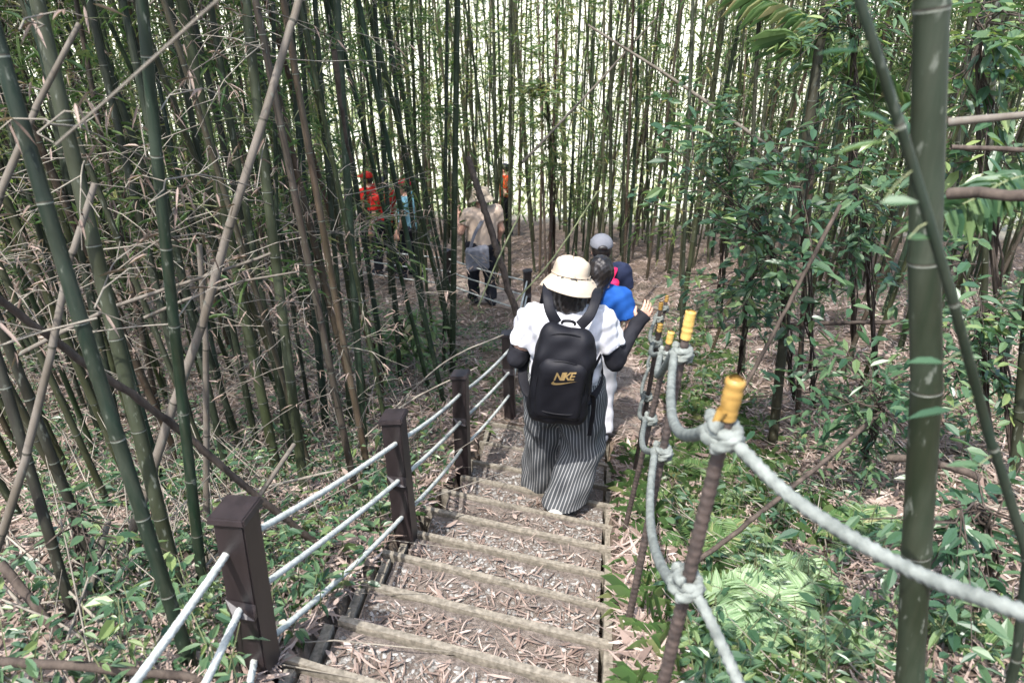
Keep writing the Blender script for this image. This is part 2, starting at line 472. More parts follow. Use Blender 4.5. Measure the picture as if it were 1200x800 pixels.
for k in range(3):
    pts = []
    A = PB[0] + np.array([0, 0, HT[k]]); Q = at_y(*ENT[k][0])
    pts += [Q + (Q - A) * 1.2]
    for i, p in enumerate(PB):
        pts.append(p + np.array([0, 0, HT[k]]))
    out = []
    for a, b in zip(pts[:-1], pts[1:]):
        t = np.linspace(0, 1, 14, endpoint=False)[:, None]
        q = a + (b - a) * t; q[:, 2] -= (4 * t * (1 - t))[:, 0] * (.012 + .012 * rng.random())
        out.append(q)
    P = resample(np.concatenate(out + [np.array(pts[-1:])]), .009)
    V, F = tube(P, .0102, 9, lobes=(3, .13, 16))
    link('rope', np_mesh('rope', V, F, M['rope']), label=RL[k], cat='rope', group='ropes of the left fence')

# ------------------------------------------------------------------ rebar posts and ropes on the right
def rebar_mesh(A, B):
    P = resample([A, B], .005)
    s = np.arange(len(P)) * .005
    return tube(P, .0125 * (1 + .13 * (np.cos(s * 2 * math.pi / .02) > .1)), 10)
def cap_mesh(A, B, r):
    P = resample([A, B], .004); s = np.arange(len(P)) * .004
    rr = r * (1 + .10 * np.abs(np.sin(s * math.pi / .019))) * (1 + .03 * rng.normal(size=len(P)))
    rr[-1] *= .8
    return tube(P, rr, 14)
RB = []   # base, tip
b1 = np.array([.285, 1.15, 0]); b1[2] = surf(b1[0], b1[1])
RB.append((b1, at_y(863, 443, 1.13)))
RB.append((hit(735, 735), at_y(810, 364, 2.12)))
RB.append((hit(731, 625), at_y(787, 388, 3.12)))
RB.append((hit(742, 560), at_y(774, 379, 4.15)))
RB.append((hit(752, 520), at_y(775, 354, 5.05)))
RB.append((hit(756, 485), at_y(782, 346, 6.0)))
RBL = ['dark ribbed rebar post closest to the camera, thick rope knot below its ochre taped tip',
       'rebar post with the longest yellow taped tip, standing beside the bottom step',
       'thin rebar post with a pale yellow tip, just left of the longest taped one',
       'thin rebar post beside the raised hand, its yellow tip lower than its neighbours',
       'far thin rebar post with an orange-yellow tip, in line behind the raised hand',
       'farthest and highest placed rebar tip, wrapped in ochre tape']
for i, (a, b) in enumerate(RB):
    d = unit(b - a); L = np.linalg.norm(b - a)
    cl = [.078, .09, .06, .055, .055, .055][i]
    o = link('rebar_post', None, label=RBL[i], cat='post', group='rebar posts of the right rope rail'); o.location = a
    V, F = rebar_mesh(-d * .15, d * (L - cl * .5)); link('rod', np_mesh('rod', V, F, M['steel']), o)
    V, F = cap_mesh(d * (L - cl), d * L, .0155 if i < 2 else .0150)
    c = link('tape_cap', np_mesh('tape_cap', V, F, M['tape2' if i in (0, 4, 5) else 'tape']), o)
    if i == 0:
        V, F = tube(np.array([d * (L - cl) + np.array([-.022, -.01, -.004]), d * (L - cl * .72) + np.array([-.014, -.01, 0])]), [.006, .01], 8)
        link('tape_end', np_mesh('tape_end', V, F, M['tape2']), c)
def on_bar(i, k): a, b = RB[i]; return a + (b - a) * k
RR = .0125
def knot(C, d, r_in, rr, turns=2.2):
    """a rope hitched round a bar: loops round it and one strap across the loops"""
    s = unit(np.cross(d, [0, 1, 0])); n = np.cross(d, s)
    t = np.linspace(0, 1, 60)
    ang = t * turns * 2 * math.pi + 2.2
    rad = r_in + rr * .9 + .004 * np.sin(ang * 2.3)
    P = C + s * (np.cos(ang) * rad)[:, None] + n * (np.sin(ang) * rad)[:, None] + d * ((t - .5) * rr * 3.6 + .004 * np.sin(ang))[:, None]
    V1, F1 = tube(P, rr, 12, lobes=(3, .14, 16))
    q = np.array([-1.8, -1.0, 0, 1.0, 1.8]); fr = np.array([.6, 1.5, 1.75, 1.5, .6])
    P2 = spline(np.array([C + d * rr * a - n * (r_in + rr * b * 1.25) * -1 * -1 + s * (.012 * a) for a, b in zip(q, fr)]), 8)
    V2, F2 = tube(P2, rr * .98, 12, lobes=(3, .14, 16))
    P3 = spline(np.array([C + d * rr * a * .9 + n * (r_in + rr * b) + s * (-.010 * a) for a, b in zip(q, fr)]), 8)
    V3, F3 = tube(P3, rr * .98, 12, lobes=(3, .14, 16))
    m = MB()
    for V, F in ((V1, F1), (V2, F2), (V3, F3)): m.add(V, F)
    return m
def hang(a, b, sag, side=(0, 0, 0), n=24):
    t = np.linspace(0, 1, n)[:, None]
    q = a + (b - a) * t + np.array(side) * (4 * t * (1 - t))
    q[:, 2] -= (4 * t * (1 - t))[:, 0] * sag
    return q
def knots_rope(fr, ext, name_label, sags, rr):
    pts = [on_bar(i, fr[i]) for i in range(6)]
    segs = [spline(np.array([*ext, pts[0] + np.array([.012, -.03, 0])]), 16)]
    for i in range(5):
        a = pts[i] + np.array([-.028, .012, -.004]); b = pts[i + 1] + np.array([-.03, -.022, .006])
        segs.append(hang(a, b, sags[i], (-.02, 0, 0)))
    P = resample(np.concatenate(segs), .008)
    V, F = tube(P, rr, 12, lobes=(3, .19, 20))
    o = link('rope', np_mesh('rope', V, F, M['ropegrey']), label=name_label, cat='rope', group='knotted ropes of the right rail')
    for i in range(6):
        d = unit(RB[i][1] - RB[i][0])
        link('knot', knot(pts[i], d, .0125, rr * (.95 if i else 1.0), 2.3 if i else 2.8).mesh('knot', M['ropegrey']), o)
P0 = on_bar(0, .84)
knots_rope([.905, .885, .90, .89, .89, .89],
           [at_y(1420, 800, .62), at_y(1200, 718, .74), at_y(1060, 664, .87), at_y(935, 588, 1.0)],
           'upper knotted rope of the right rail, its slack near end swinging towards the camera', [.10, .09, .03, .03, .02], .0112)
knots_rope([.60, .60, .60, .56, .56, .56],
           [at_y(905, 905, .85), at_y(868, 806, .98), at_y(830, 722, 1.07)],
           'lower knotted rope of the right rail, tied halfway up the rebar posts', [.07, .05, .04, .03, .02], .0106)
# ------------------------------------------------------------------ bamboo
def culm(P, r0, r1, inode=.28, sides=9, seed=0):
    """jointed culm along polyline P; slots: 0 skin, 1 pale bloom, 2 dark scar"""
    rg = np.random.default_rng(seed)
    P = np.asarray(P, float)
    s = np.concatenate([[0], np.cumsum(np.linalg.norm(np.diff(P, axis=0), axis=1))]); L = s[-1]
    st, rad, mi = [0.], [1.], []
    z = inode * rg.uniform(.2, .8)
    while z < L - .05:
        for dz, rr, mm in ((-.018, .985, 0), (-.0075, 1.0, 0), (-.0035, 1.03, 1), (.000, 1.075, 2), (.0035, 1.05, 0), (.012, .99, 0)):
            st.append(z + dz); rad.append(rr); mi.append(mm)
        z += inode * rg.uniform(.85, 1.15) * (1 + .35 * min(z / 3, 1))
    st.append(L); rad.append(1.); mi.append(0)
    st = np.array(st); Q = np.stack([np.interp(st, s, P[:, k]) for k in range(3)], 1)
    r = (r0 + (r1 - r0) * st / L) * np.array(rad)
    V, F = tube(Q, r, sides)
    return V, F, np.concatenate([np.repeat(mi, sides), np.zeros(2 * sides)])

def spray(nb, zlo, zhi, rlean, nl, Lb=(.45, 1.1), leafL=(.09, .15), spread=None):
    """leafy side branches of a culm that stands along local z: twig tubes (slot 1) and leaves (slot 0)"""
    m = MB(); PP, DD = [], []
    for _ in range(nb):
        z = rng.uniform(zlo, zhi); az = rng.uniform(0, 2 * math.pi); el = rng.uniform(.1, .9); L = rng.uniform(*Lb)
        d = np.array([math.cos(az) * math.cos(el), math.sin(az) * math.cos(el), math.sin(el)])
        t = np.linspace(0, 1, 5)[:, None]
        B = np.array([0, 0, z]) + d * L * t - np.array([0, 0, 1.]) * L * .35 * t ** 2
        V, F = tube(B, np.linspace(.004, .0015, 5), 3, False); m.add(V, F, 1, rng.random())
        k = max(4, int(nl * L))
        tt = rng.uniform(.25, 1, k); q = np.stack([np.interp(tt, t[:, 0], B[:, c]) for c in range(3)], 1)
        q += rng.normal(0, .07, (k, 3))
        dd = d * .6 + rng.normal(0, .65, (k, 3)); dd[:, 2] -= .25
        PP.append(q); DD.append(dd)
    PP = np.concatenate(PP); DD = np.concatenate(DD); n = len(PP)
    Ll = rng.uniform(*leafL, n)
    V, F, T = leaves(PP, DD, Ll, Ll * rng.uniform(.12, .17, n), droop=.3)
    m.add(V, F, 0, T)
    return m
def bare_twigs(nb, zlo, zhi, Lb=(.3, .9)):
    m = MB()
    for _ in range(nb):
        z = rng.uniform(zlo, zhi); az = rng.uniform(0, 2 * math.pi); L = rng.uniform(*Lb); el = rng.uniform(-.3, .8)
        d = np.array([math.cos(az) * math.cos(el), math.sin(az) * math.cos(el), math.sin(el)])
        t = np.linspace(0, 1, 5)[:, None]
        B = np.array([0, 0, z]) + d * L * t + rng.normal(0, .02, (5, 3)) * t - np.array([0, 0, 1.]) * L * rng.uniform(0, .5) * t ** 2
        V, F = tube(B, np.linspace(.0032, .0013, 5), 4, False); m.add(V, F, 0)
        for _k in range(rng.integers(1, 4)):
            a = B[rng.integers(1, 4)]; d2 = unit(d + rng.normal(0, .6, 3))
            V, F = tube(np.array([a, a + d2 * L * .25, a + d2 * L * .45 - np.array([0, 0, .04])]), [.0025, .002, .001], 3, False); m.add(V, F, 0)
            q = a + d2 * L * rng.uniform(.2, .5, 4)[:, None]; Ll = rng.uniform(.035, .08, 4)
            V, F, T = leaves(q, rng.normal(0, 1, (4, 3)) - np.array([0, 0, .6]), Ll, Ll * .14); m.add(V, F, 1, T * .45)
    return m

BM = [M['culm'], M['node_pale'], M['node_dark']]
DM = [M['dead'], M['node_dark'], M['node_dark']]
def bend_line(H, b, n=9):
    t = np.linspace(0, 1, n); return np.stack([b[0] * t ** 2, b[1] * t ** 2, H * t], 1)
CULMV = []
for k in range(12):
    H = 9.0
    V, F, mi = culm(bend_line(H, rng.normal(0, .35, 2)), .03, .012, .30, 8, k)
    CULMV.append(np_mesh('culm', V, F, BM, mi))
CULMF = []
for k in range(6):                 # farther culms
    V, F, mi = culm(bend_line(9., rng.normal(0, .35, 2)), .027, .014, .36, 6, 50 + k)
    CULMF.append(np_mesh('culm', V, F, BM, mi))
FHIGH = [spray(24, 3.6, 8.8, 0, 24).mesh('foliage', [M['bleaf'], M['twig_green']], False) for k in range(5)]
FLOW = [spray(40, 1.2, 8.2, 0, 24, (.4, .9), (.08, .14)).mesh('foliage', [M['bleaf'], M['twig_green']], False) for k in range(5)]
FMID = [spray(64, .9, 8.2, 0, 26, (.4, .95), (.09, .16)).mesh('foliage', [M['bleaf'], M['twig_green']], False) for k in range(4)]
FTOP = [spray(26, 5.0, 9.0, 0, 26).mesh('foliage', [M['bleaf'], M['twig_green']], False) for k in range(3)]
TWIG = [bare_twigs(9, .4, 4.0, (.25, .7)).mesh('dry_leafy_twigs', [M['twig'], M['litter']], True) for k in range(6)]  # dry side twigs carrying a few withered leaves

GREENS = [(.014, .028, .013), (.020, .032, .013), (.028, .036, .013), (.012, .026, .016), (.034, .038, .017), (.022, .028, .015)]
BROWNS = [(.050, .034, .024), (.062, .044, .031), (.042, .031, .022)]
def jit(c, a=.15): return tuple(float(v * (1 + rng.uniform(-a, a))) for v in c)

# culms one can name: pixel of the base (or lowest seen point), pixel where it leaves the frame, metres thick, colour, bend, label
HERO = [
 ((226, 788), (13, 0), .058, (.017, .037, .022), .05, 'green culm leaning over the left rope, crossing in front of a thicker olive one'),
 ((212, 702), (57, 0), .074, (.058, .070, .036), .03, 'thickest olive culm on the left, with two pale node rings near its top'),
 ((150, 560), (44, 0), .062, (.036, .052, .030), .02, 'dark green culm close behind the thickest olive culm'),
 ((190, 500), (94, 0), .050, (.085, .060, .045), .03, 'brownish culm just right of the thickest olive culm'),
 ((240, 560), (112, 0), .056, (.055, .066, .042), .03, 'grey-green culm between the brownish culm and a bright green one'),
 ((268, 560), (149, 0), .054, (.040, .058, .034), .02, 'dark culm leaning left just behind a bright green one'),
 ((238, 690), (176, 0), .056, (.016, .042, .022), .02, 'bright green upright culm at the left beside a split dead stump'),
 ((305, 540), (203, 0), .055, (.040, .055, .030), .02, 'dark green culm left of the pale leaning dead stem'),
 ((345, 545), (250, 0), .056, (.045, .062, .032), .02, 'slim dark culm leaning left behind the pale dead stem'),
 ((357, 576), (292, 0), .068, (.060, .076, .034), .015, 'olive culm with clear joints behind the post closest to the camera'),
 ((331, 520), (322, 0), .038, (.034, .062, .032), .01, 'thin green culm standing against the olive jointed one'),
 ((428, 540), (397, 0), .066, (.034, .068, .036), .01, 'tall green culm left of the hikers in red'),
 ((530, 436), (536, 0), .076, (.040, .070, .032), .0, 'straight green culm between the far hikers and the one in the tan hat'),
 ((520, 440), (524, 0), .045, (.036, .058, .030), .0, 'thin culm hugging the straight green culm beside the tan-hatted hiker'),
 ((505, 420), (452, 0), .060, (.040, .062, .032), .01, 'green culm leaning left, right of the hiker in the maroon cap'),
 ((470, 455), (440, 0), .055, (.035, .058, .030), .01, 'green culm standing in front of the hikers in red'),
 ((392, 470), (352, 0), .055, (.040, .060, .030), .02, 'dark culm left of the tall green culm by the far hikers'),
 ((412, 500), (372, 0), .050, (.045, .066, .036), .02, 'slim culm just left of the tall green culm by the far hikers'),
 ((122, 690), (-150, 0), .052, (.035, .033, .026), .0, 'almost black culm slanting from the lower left edge to the litter'),
 ((90, 735), (-75, 180), .050, (.040, .036, .028), .0, 'blackish slanting culm, lowest of the dark ones at the left edge'),
 ((120, 520), (-10, 60), .050, (.045, .060, .036), .02, 'green-grey culm leaning in from the upper left corner'),
 ((100, 480), (-25, 100), .045, (.040, .045, .030), .02, 'dark slender culm at the left edge behind the green-grey one'),
 ((905, 522), (974, 0), .086, (.075, .068, .042), .03, 'thick brownish-green culm right of the rope rail, leaning right'),
 ((934, 500), (962, 100), .050, (.080, .052, .038), .02, 'reddish-brown thin culm touching the thick brownish-green one'),
 ((985, 442), (1092, 190), .050, (.085, .058, .040), .02, 'brown culm slanting right behind the blurred thick culm'),
 ((795, 470), (812, 0), .040, (.050, .060, .034), .0, 'grey-green culm rising behind the longest yellow taped tip'),
 ((1150, 470), (1172, 0), .055, (.050, .058, .032), .02, 'olive culm at the right edge behind the big blurred culm'),
 ((1188, 560), (1230, 60), .060, (.055, .062, .036), .0, 'culm cut by the right edge of the view, above the litter bank'),
 ((1100, 420), (1140, 0), .040, (.052, .056, .036), .01, 'thin culm just right of the big blurred culm'),
 ((640, 330), (632, 60), .050, (.22, .16, .12), .0, 'pale tan bare culm standing behind the hats of the hikers'),
 ((728, 380), (735, 0), .040, (.050, .055, .034), .0, 'dark thin culm right behind the blue shirt'),
 ((433, 335), (420, 0), .060, (.04, .055, .03), .01, 'left one of two slim culms standing before the hikers in red'),
 ((457, 345), (447, 0), .055, (.036, .055, .03), .01, 'right one of two slim culms standing before the hikers in red'),
 ((500, 340), (493, 0), .060, (.045, .058, .03), .01, 'slim culm just right of the hiker in the maroon cap'),
 ((583, 335), (578, 0), .075, (.045, .06, .032), .0, 'stout culm just left of the hiker in orange'),
 ((597, 338), (598, 0), .070, (.05, .06, .034), .0, 'stout culm just right of the hiker in orange'),
 ((870, 440), (892, 0), .050, (.055, .058, .036), .01, 'olive culm among the pale shrub leaves right of the path'),
]
def hero_line(bp, tp, lean_y):
    b = hit(*bp); t = at_y(*tp, b[1] + lean_y)
    d = unit(t - b)
    return b, d
HEROB = []
for k, (bp, tp, D, c, bd, lab) in enumerate(HERO):
    b, d = hero_line(bp, tp, rng.uniform(.1, .4)); D = D * (.72 if b[1] < 3 else .82)
    HEROB.append(b)
    H = 8.5
    t = np.linspace(-.02, 1, 14)[:, None]
    side = unit(np.cross(d, [0, 1, 0]))
    P = d * H * t + side * bd * np.sin(t * math.pi * 2.0) * 1.2
    V, F, mi = culm(P, D / 2, D / 2 * .45, .30 if D > .05 else .26, 12, 100 + k)
    dead = c[0] > .15
    o = link('bamboo', None, label=lab, cat='bamboo'); o.location = b
    link('culm', np_mesh('culm', V, F, DM if dead else BM, mi), o, color=tuple(k_ * .46 for k_ in c))
    q = Vector((0, 0, 1)).rotation_difference(Vector(d))
    if not dead:
        f = link('foliage', FHIGH[k % 5], o); f.rotation_mode = 'QUATERNION'; f.rotation_quaternion = q
    if b[0] < 0 and b[1] < 6:
        f = link('dry_leafy_twigs', TWIG[k % 6], o); f.rotation_mode = 'QUATERNION'; f.rotation_quaternion = q @ Quaternion((0, 0, 1), k)

# two culms right in front of the camera on the right
def near_culm(pts, D, c, lab, foot, top, inode, twig=None):
    P = [at_y(*p) for p in pts]
    P = spline(np.array([foot] + P + [top]), 10); b = P[0].copy()
    V, F, mi = culm(P - b, D / 2, D / 2 * .6, inode, 20, int(D * 1e4))
    o = link('bamboo', None, label=lab, cat='bamboo'); o.location = b
    link('culm', np_mesh('culm', V, F, BM, mi), o, color=tuple(k_ * .42 for k_ in c))
    f = link('foliage', FTOP[0], o); dd = P[-1] - P[0]; f.rotation_mode = 'QUATERNION'
    f.rotation_quaternion = Vector((0, 0, 1)).rotation_difference(Vector(dd)); f.location = (0, 0, -.5)
    return o
a, b_ = at_y(1092, 0, 1.34), at_y(1066, 800, 1.22)
foot = b_ + (b_ - a) * .35; foot[2] = ground(foot[0], foot[1]) - .05
r1 = near_culm([(1092, 0, 1.34), (1088, 400, 1.29), (1066, 800, 1.22)][::-1], .060, (.040, .060, .034), 'big blurred green culm closest to the camera on the right', foot, a + (a - b_) * 4.0, .31)
s0 = at_y(1225, 790, 1.0); s0[2] = ground(s0[0], s0[1])
r2 = near_culm([(1203, 690, .98), (1152, 490, .97), (1105, 310, .95), (1052, 140, .95), (1002, 0, .95)], .019, (.030, .055, .036), 'thin curved blurred sapling crossing in front of the big blurred culm', s0, at_y(930, -330, .97), .22)

q = np.array([at_y(*p) for p in ((1040, 165, .93), (1050, 150, .95), (1030, 238, .90), (1108, 425, .96), (1118, 480, .95), (1062, 280, .94), (1150, 545, .96), (1010, 60, .95))])
dirs = np.array([(-1, .1, -.1), (-.8, .3, .5), (1, -.2, .3), (-1, 0, .2), (-1, .2, -.2), (.9, .3, .1), (-1, .1, .1), (-1, .2, .1)])
sap = spline(np.array([at_y(*p) for p in [(1203, 690, .98), (1152, 490, .97), (1105, 310, .95), (1052, 140, .95), (1002, 0, .95)]]), 14)
for p, d, l_ in zip(q, dirs, (.06, .05, .045, .055, .06, .045, .05, .05)):
    m = MB(); b0 = np.array(r2.location); n_ = sap[np.argmin(np.linalg.norm(sap - p, axis=1))]
    V, F, T = leaves((p - b0)[None], d[None], l_, l_ * .38, droop=.2, wide=(.3, .65, .95, .85), fold=.08); m.add(V, F, 0, T)
    V, F = tube(np.array([n_ - b0, (n_ + p) / 2 - b0 + [0, 0, .004], p - b0 + unit(d) * .004]), [.0012, .001, .0008], 4, False); m.add(V, F, 1)
    link('leaf', m.mesh('leaf', [M['sleaf'], M['twig_green']], False), r2)

# ---- the grove: copies of a dozen culms, kept off the path and off the sight lines to the hikers
KEEP = [(562, 10.2, 26), (478, 12.0, 9), (447, 12.0, 3)]
def free(x, y, mind):
    if path_dist(x, y) < mind: return False
    px, _, _ = to_px((x, y, float(ground(x, y)) + 1.0))
    for kx, ky, kw in KEEP:
        if y < ky + .5 and abs(px - kx) < kw: return False
    return True
pts = [tuple(b[:2]) for b in HEROB]
def scatter(n, xr, yr, mind, sep, tries=60):
    out = []
    for _ in range(n * tries):
        if len(out) >= n: break
        y = rng.uniform(*yr); x = rng.uniform(*xr) if not callable(xr) else xr(y)
        if not free(x, y, mind): continue
        if any((x - a) ** 2 + (y - b) ** 2 < sep * sep for a, b in pts): continue
        pts.append((x, y)); out.append((x, y))
    return out
PROTO = {}
def place(x, y, lean, kind, label, group, sc, color, twig=False, fol=None, culms=None):
    o = link('bamboo', None, label=label, cat='bamboo', group=group)
    o.location = (x, y, float(ground(x, y)) - .03)
    o.rotation_euler = (lean[1], lean[0], rng.uniform(-.5, .5)); 
    o.scale = (sc[0], sc[0], sc[1])
    c = link('culm', culms[rng.integers(len(culms))], o, color=color)
    if fol: 
        f = link('foliage', fol[rng.integers(len(fol))], o); f.rotation_euler = (0, 0, rng.uniform(0, 6.28)); f.scale = (1 / sc[0], 1 / sc[0], 1)
    if twig:
        f = link('dry_leafy_twigs', TWIG[rng.integers(6)], o); f.rotation_euler = (0, 0, rng.uniform(0, 6.28)); f.scale = (1 / sc[0], 1 / sc[0], 1)
def pick(b=.78): return jit(GREENS[rng.integers(6)]) if rng.random() < b else jit(BROWNS[rng.integers(3)])
# left of the steps, leaning left
for x, y in scatter(118, lambda y: rng.uniform(-.76 * y - .6, .3), (2.8, 10.5), 1.05, .2):
    dist = math.hypot(x, y)
    place(x, y, (-.10 + rng.normal(0, .06) - .02 * max(0, -x - 1), rng.normal(.0, .05)), 0,
          'slender bamboo culm in the dense stand left of the rope fence', 'bamboo culms left of the steps',
          (rng.uniform(.5, 1.05), rng.uniform(.8, 1.1)), pick(), dist < 7.5, FHIGH if (y < 3.8 or rng.random() < .55) else FLOW, CULMV if dist < 6 else CULMF)
# right of the path
for x, y in scatter(32, lambda y: rng.uniform(1.4, .72 * y + .5), (4.8, 11.5), 1.2, .4):
    place(x, y, (.04 + rng.normal(0, .07), rng.normal(0, .06)), 0,
          'slender bamboo culm among the shrubs right of the path', 'bamboo culms right of the path',
          (rng.uniform(.6, 1.1), rng.uniform(.8, 1.1)), pick(), False, FHIGH, CULMF)
# behind the hikers
for x, y in scatter(111, lambda y: rng.uniform(-.74 * y - .5, .74 * y + .5), (9.0, 19.), 1.0, .3):
    place(x, y, (rng.normal(-.01 + .004 * x, .05), rng.normal(0, .05)), 0,
          'slender bamboo culm in the crowded grove behind the hikers', 'bamboo culms behind the hikers',
          (rng.uniform(.75, 1.25), rng.uniform(.85, 1.15)), pick(.6), False, FMID if rng.random() < .8 else FHIGH, CULMF)
# the farther thicket, past counting
m = MB()
for x, y in scatter(640, lambda y: rng.uniform(-.76 * y, .76 * y), (12.5, 25.), 1.0, .17):
    z = float(ground(x, y)); ln = rng.normal(0, .06, 2) + np.array([.003 * x, 0])
    H = rng.uniform(6, 9); t = np.linspace(0, 1, 4)
    P = np.stack([x + ln[0] * H * t, y + ln[1] * H * t, z - .1 + H * t], 1)
    V, F = tube(P, rng.uniform(.016, .034) * np.linspace(1, .5, 4), 5, False); m.add(V, F, 0, rng.random())
    nl = 46
    pz = rng.uniform(.15, 1, nl); q = np.stack([np.interp(pz, t, P[:, c]) for c in range(3)], 1) + rng.normal(0, .35, (nl, 3))
    Ll = rng.uniform(.12, .23, nl)
    V, F, T = leaves(q, rng.normal(0, 1, (nl, 3)) - np.array([0, 0, .3]), Ll, Ll * .17); m.add(V, F, 1, T)
thk, nt, b = mat('far_bamboo_skin')
nt.links.new(ramp(nt, N(nt, 'Attribute', attribute_name='tint').outputs['Fac'], [(0, (.022, .032, .016)), (.6, (.045, .046, .024)), (1, (.075, .055, .038))]).outputs[0], b.inputs['Base Color'])
b.inputs['Roughness'].default_value = .5
link('bamboo_thicket', m.mesh('bamboo_thicket', [thk, M['bleaf']]), label='far mass of thin bamboo stems closing the view', cat='bamboo thicket', kind='stuff')

# sunlit slope beyond the grove: bushes past counting
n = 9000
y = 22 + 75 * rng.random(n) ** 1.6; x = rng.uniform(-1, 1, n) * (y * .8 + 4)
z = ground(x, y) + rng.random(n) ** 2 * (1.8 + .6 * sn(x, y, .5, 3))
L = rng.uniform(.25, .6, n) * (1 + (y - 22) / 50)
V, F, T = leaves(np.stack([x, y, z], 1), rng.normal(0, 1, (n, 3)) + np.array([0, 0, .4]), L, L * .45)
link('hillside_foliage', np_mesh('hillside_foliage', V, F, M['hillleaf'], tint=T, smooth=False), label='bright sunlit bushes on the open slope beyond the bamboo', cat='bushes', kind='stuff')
# ------------------------------------------------------------------ litter and gravel
def in_view(x, y, z, pad=60):
    px, py, d = to_px(np.stack([x, y, z], -1))
    return (px > -pad) & (px < 1200 + pad) & (py > -pad) & (py < 800 + pad) & (d > .2)
def sample(n, y0, y1, pw=1.6, left=-.80, right=.80):
    y = y0 + (y1 - y0) * rng.random(n) ** pw
    x = y * (left + (right - left) * rng.random(n)) + rng.uniform(-.5, .5, n)
    z = surf(x, y); k = in_view(x, y, z)
    return x[k], y[k], z[k]
def strips(x, y, z, L, W, tilt=.16, curl=.18):
    """fallen blades: three bent quads each"""
    n = len(x); a = rng.uniform(0, 2 * math.pi, n)
    d = np.stack([np.cos(a), np.sin(a), rng.normal(0, tilt, n)], 1); s = np.stack([-np.sin(a), np.cos(a), rng.normal(0, .35, n)], 1)
    c = np.stack([x, y, z], 1) + np.array([0, 0, .008]) + np.array([0, 0, 1]) * (rng.random(n)[:, None] * .022)
    cu = rng.uniform(-1, 1, n)[:, None] * curl * L[:, None]
    out = []
    for t, w in ((-.5, .25), (-.2, 1), (.2, .9), (.5, .12)):
        p = c + d * L[:, None] * t + np.array([0, 0, 1]) * cu * (t * t * 2) + s * cu * t * t * 1.2
        out += [p - s * W[:, None] * .5 * w, p + s * W[:, None] * .5 * w]
    V = np.stack(out, 1).reshape(-1, 3); k = np.arange(n)[:, None] * 8
    F = np.concatenate([k + np.array(q) for q in ((0, 2, 3, 1), (2, 4, 5, 3), (4, 6, 7, 5))], 1).reshape(-1, 4)
    return V, F, np.repeat(np.clip(rng.beta(1.5, 2.1, n), 0, 1), 3)
x1, y1, z1 = sample(84000, .5, 17, 1.5)
def edge_gap(x, y):               # distance behind the next timber edge
    u, v = uv(x, y); w = u + SK * (v - VL)
    i = np.clip(np.searchsorted(EDGE, w), 1, len(EDGE) - 1); return EDGE[i] - w, w - EDGE[i - 1]
st = on_stairs(x1, y1, .04); g0, g1 = edge_gap(x1, y1)
keep = ~st | ((rng.random(len(x1)) < .70 + .25 * (sn(x1, y1, 3.3, 2.2) > .2)) & (g0 > .085) & (g1 > .03) & on_stairs(x1, y1, -.05))
x1, y1, z1, st = x1[keep], y1[keep], z1[keep], st[keep]
L = rng.uniform(.05, .17, len(x1)); W = rng.uniform(.005, .014, len(x1))
big = rng.random(len(x1)) < .05; W[big] *= 3; L[big] *= 1.2
L[st] *= .5; W[st] *= .55
V, F, T = strips(x1, y1, z1, L, W)
link('leaf_litter', np_mesh('leaf_litter', V, F, M['litter'], tint=T, smooth=False), label='dry bamboo leaves and sheaths strewn over the ground and steps', cat='leaf litter', kind='stuff')
# small pale stones on the treads
n = 34000
w_ = EDGE[2] + (EDGE[-1] + .5 - EDGE[2]) * rng.random(n) ** 1.1; v_ = rng.uniform(VL + .04, VR - .03, n); u_ = w_ - SK * (v_ - VL)
x = u_ * SA + v_ * CA; y = u_ * CA - v_ * SA
k = (sn(x, y, 4.0, 5.5) + rng.normal(0, .8, n) > -.35) & (edge_gap(x, y)[0] > .075); x, y = x[k], y[k]; z = surf(x, y); k = in_view(x, y, z); x, y, z = x[k], y[k], z[k]; n = len(x)
oct_ = np.array([(1, 0, 0), (.45, .8, .1), (-.6, .75, 0), (-1, -.1, .1), (-.4, -.8, 0), (.6, -.7, .1), (.1, .1, .8), (-.1, 0, -.6)])
of = np.array([(0, 1, 6), (1, 2, 6), (2, 3, 6), (3, 4, 6), (4, 5, 6), (5, 0, 6)])
r = rng.uniform(.003, .0105, n) * (1 + .5 * (rng.random(n) < .08)); a = rng.uniform(0, 6.28, n)
q = oct_[None] * (1 + rng.normal(0, .18, (n, 8, 1))) * np.stack([r, r * rng.uniform(.6, 1, n), r * rng.uniform(.5, .9, n)], 1)[:, None]
q = np.stack([q[..., 0] * np.cos(a)[:, None] - q[..., 1] * np.sin(a)[:, None], q[..., 0] * np.sin(a)[:, None] + q[..., 1] * np.cos(a)[:, None], q[..., 2]], -1)
q += np.stack([x, y, z + r * .25], 1)[:, None]
F = (np.arange(n)[:, None, None] * 8 + of[None]).reshape(-1, 3)
link('gravel', np_mesh('gravel', q.reshape(-1, 3), F, M['stone'], tint=np.repeat(rng.random(n), 6), smooth=False), label='pale angular stones loose on the step treads', cat='gravel', kind='stuff')
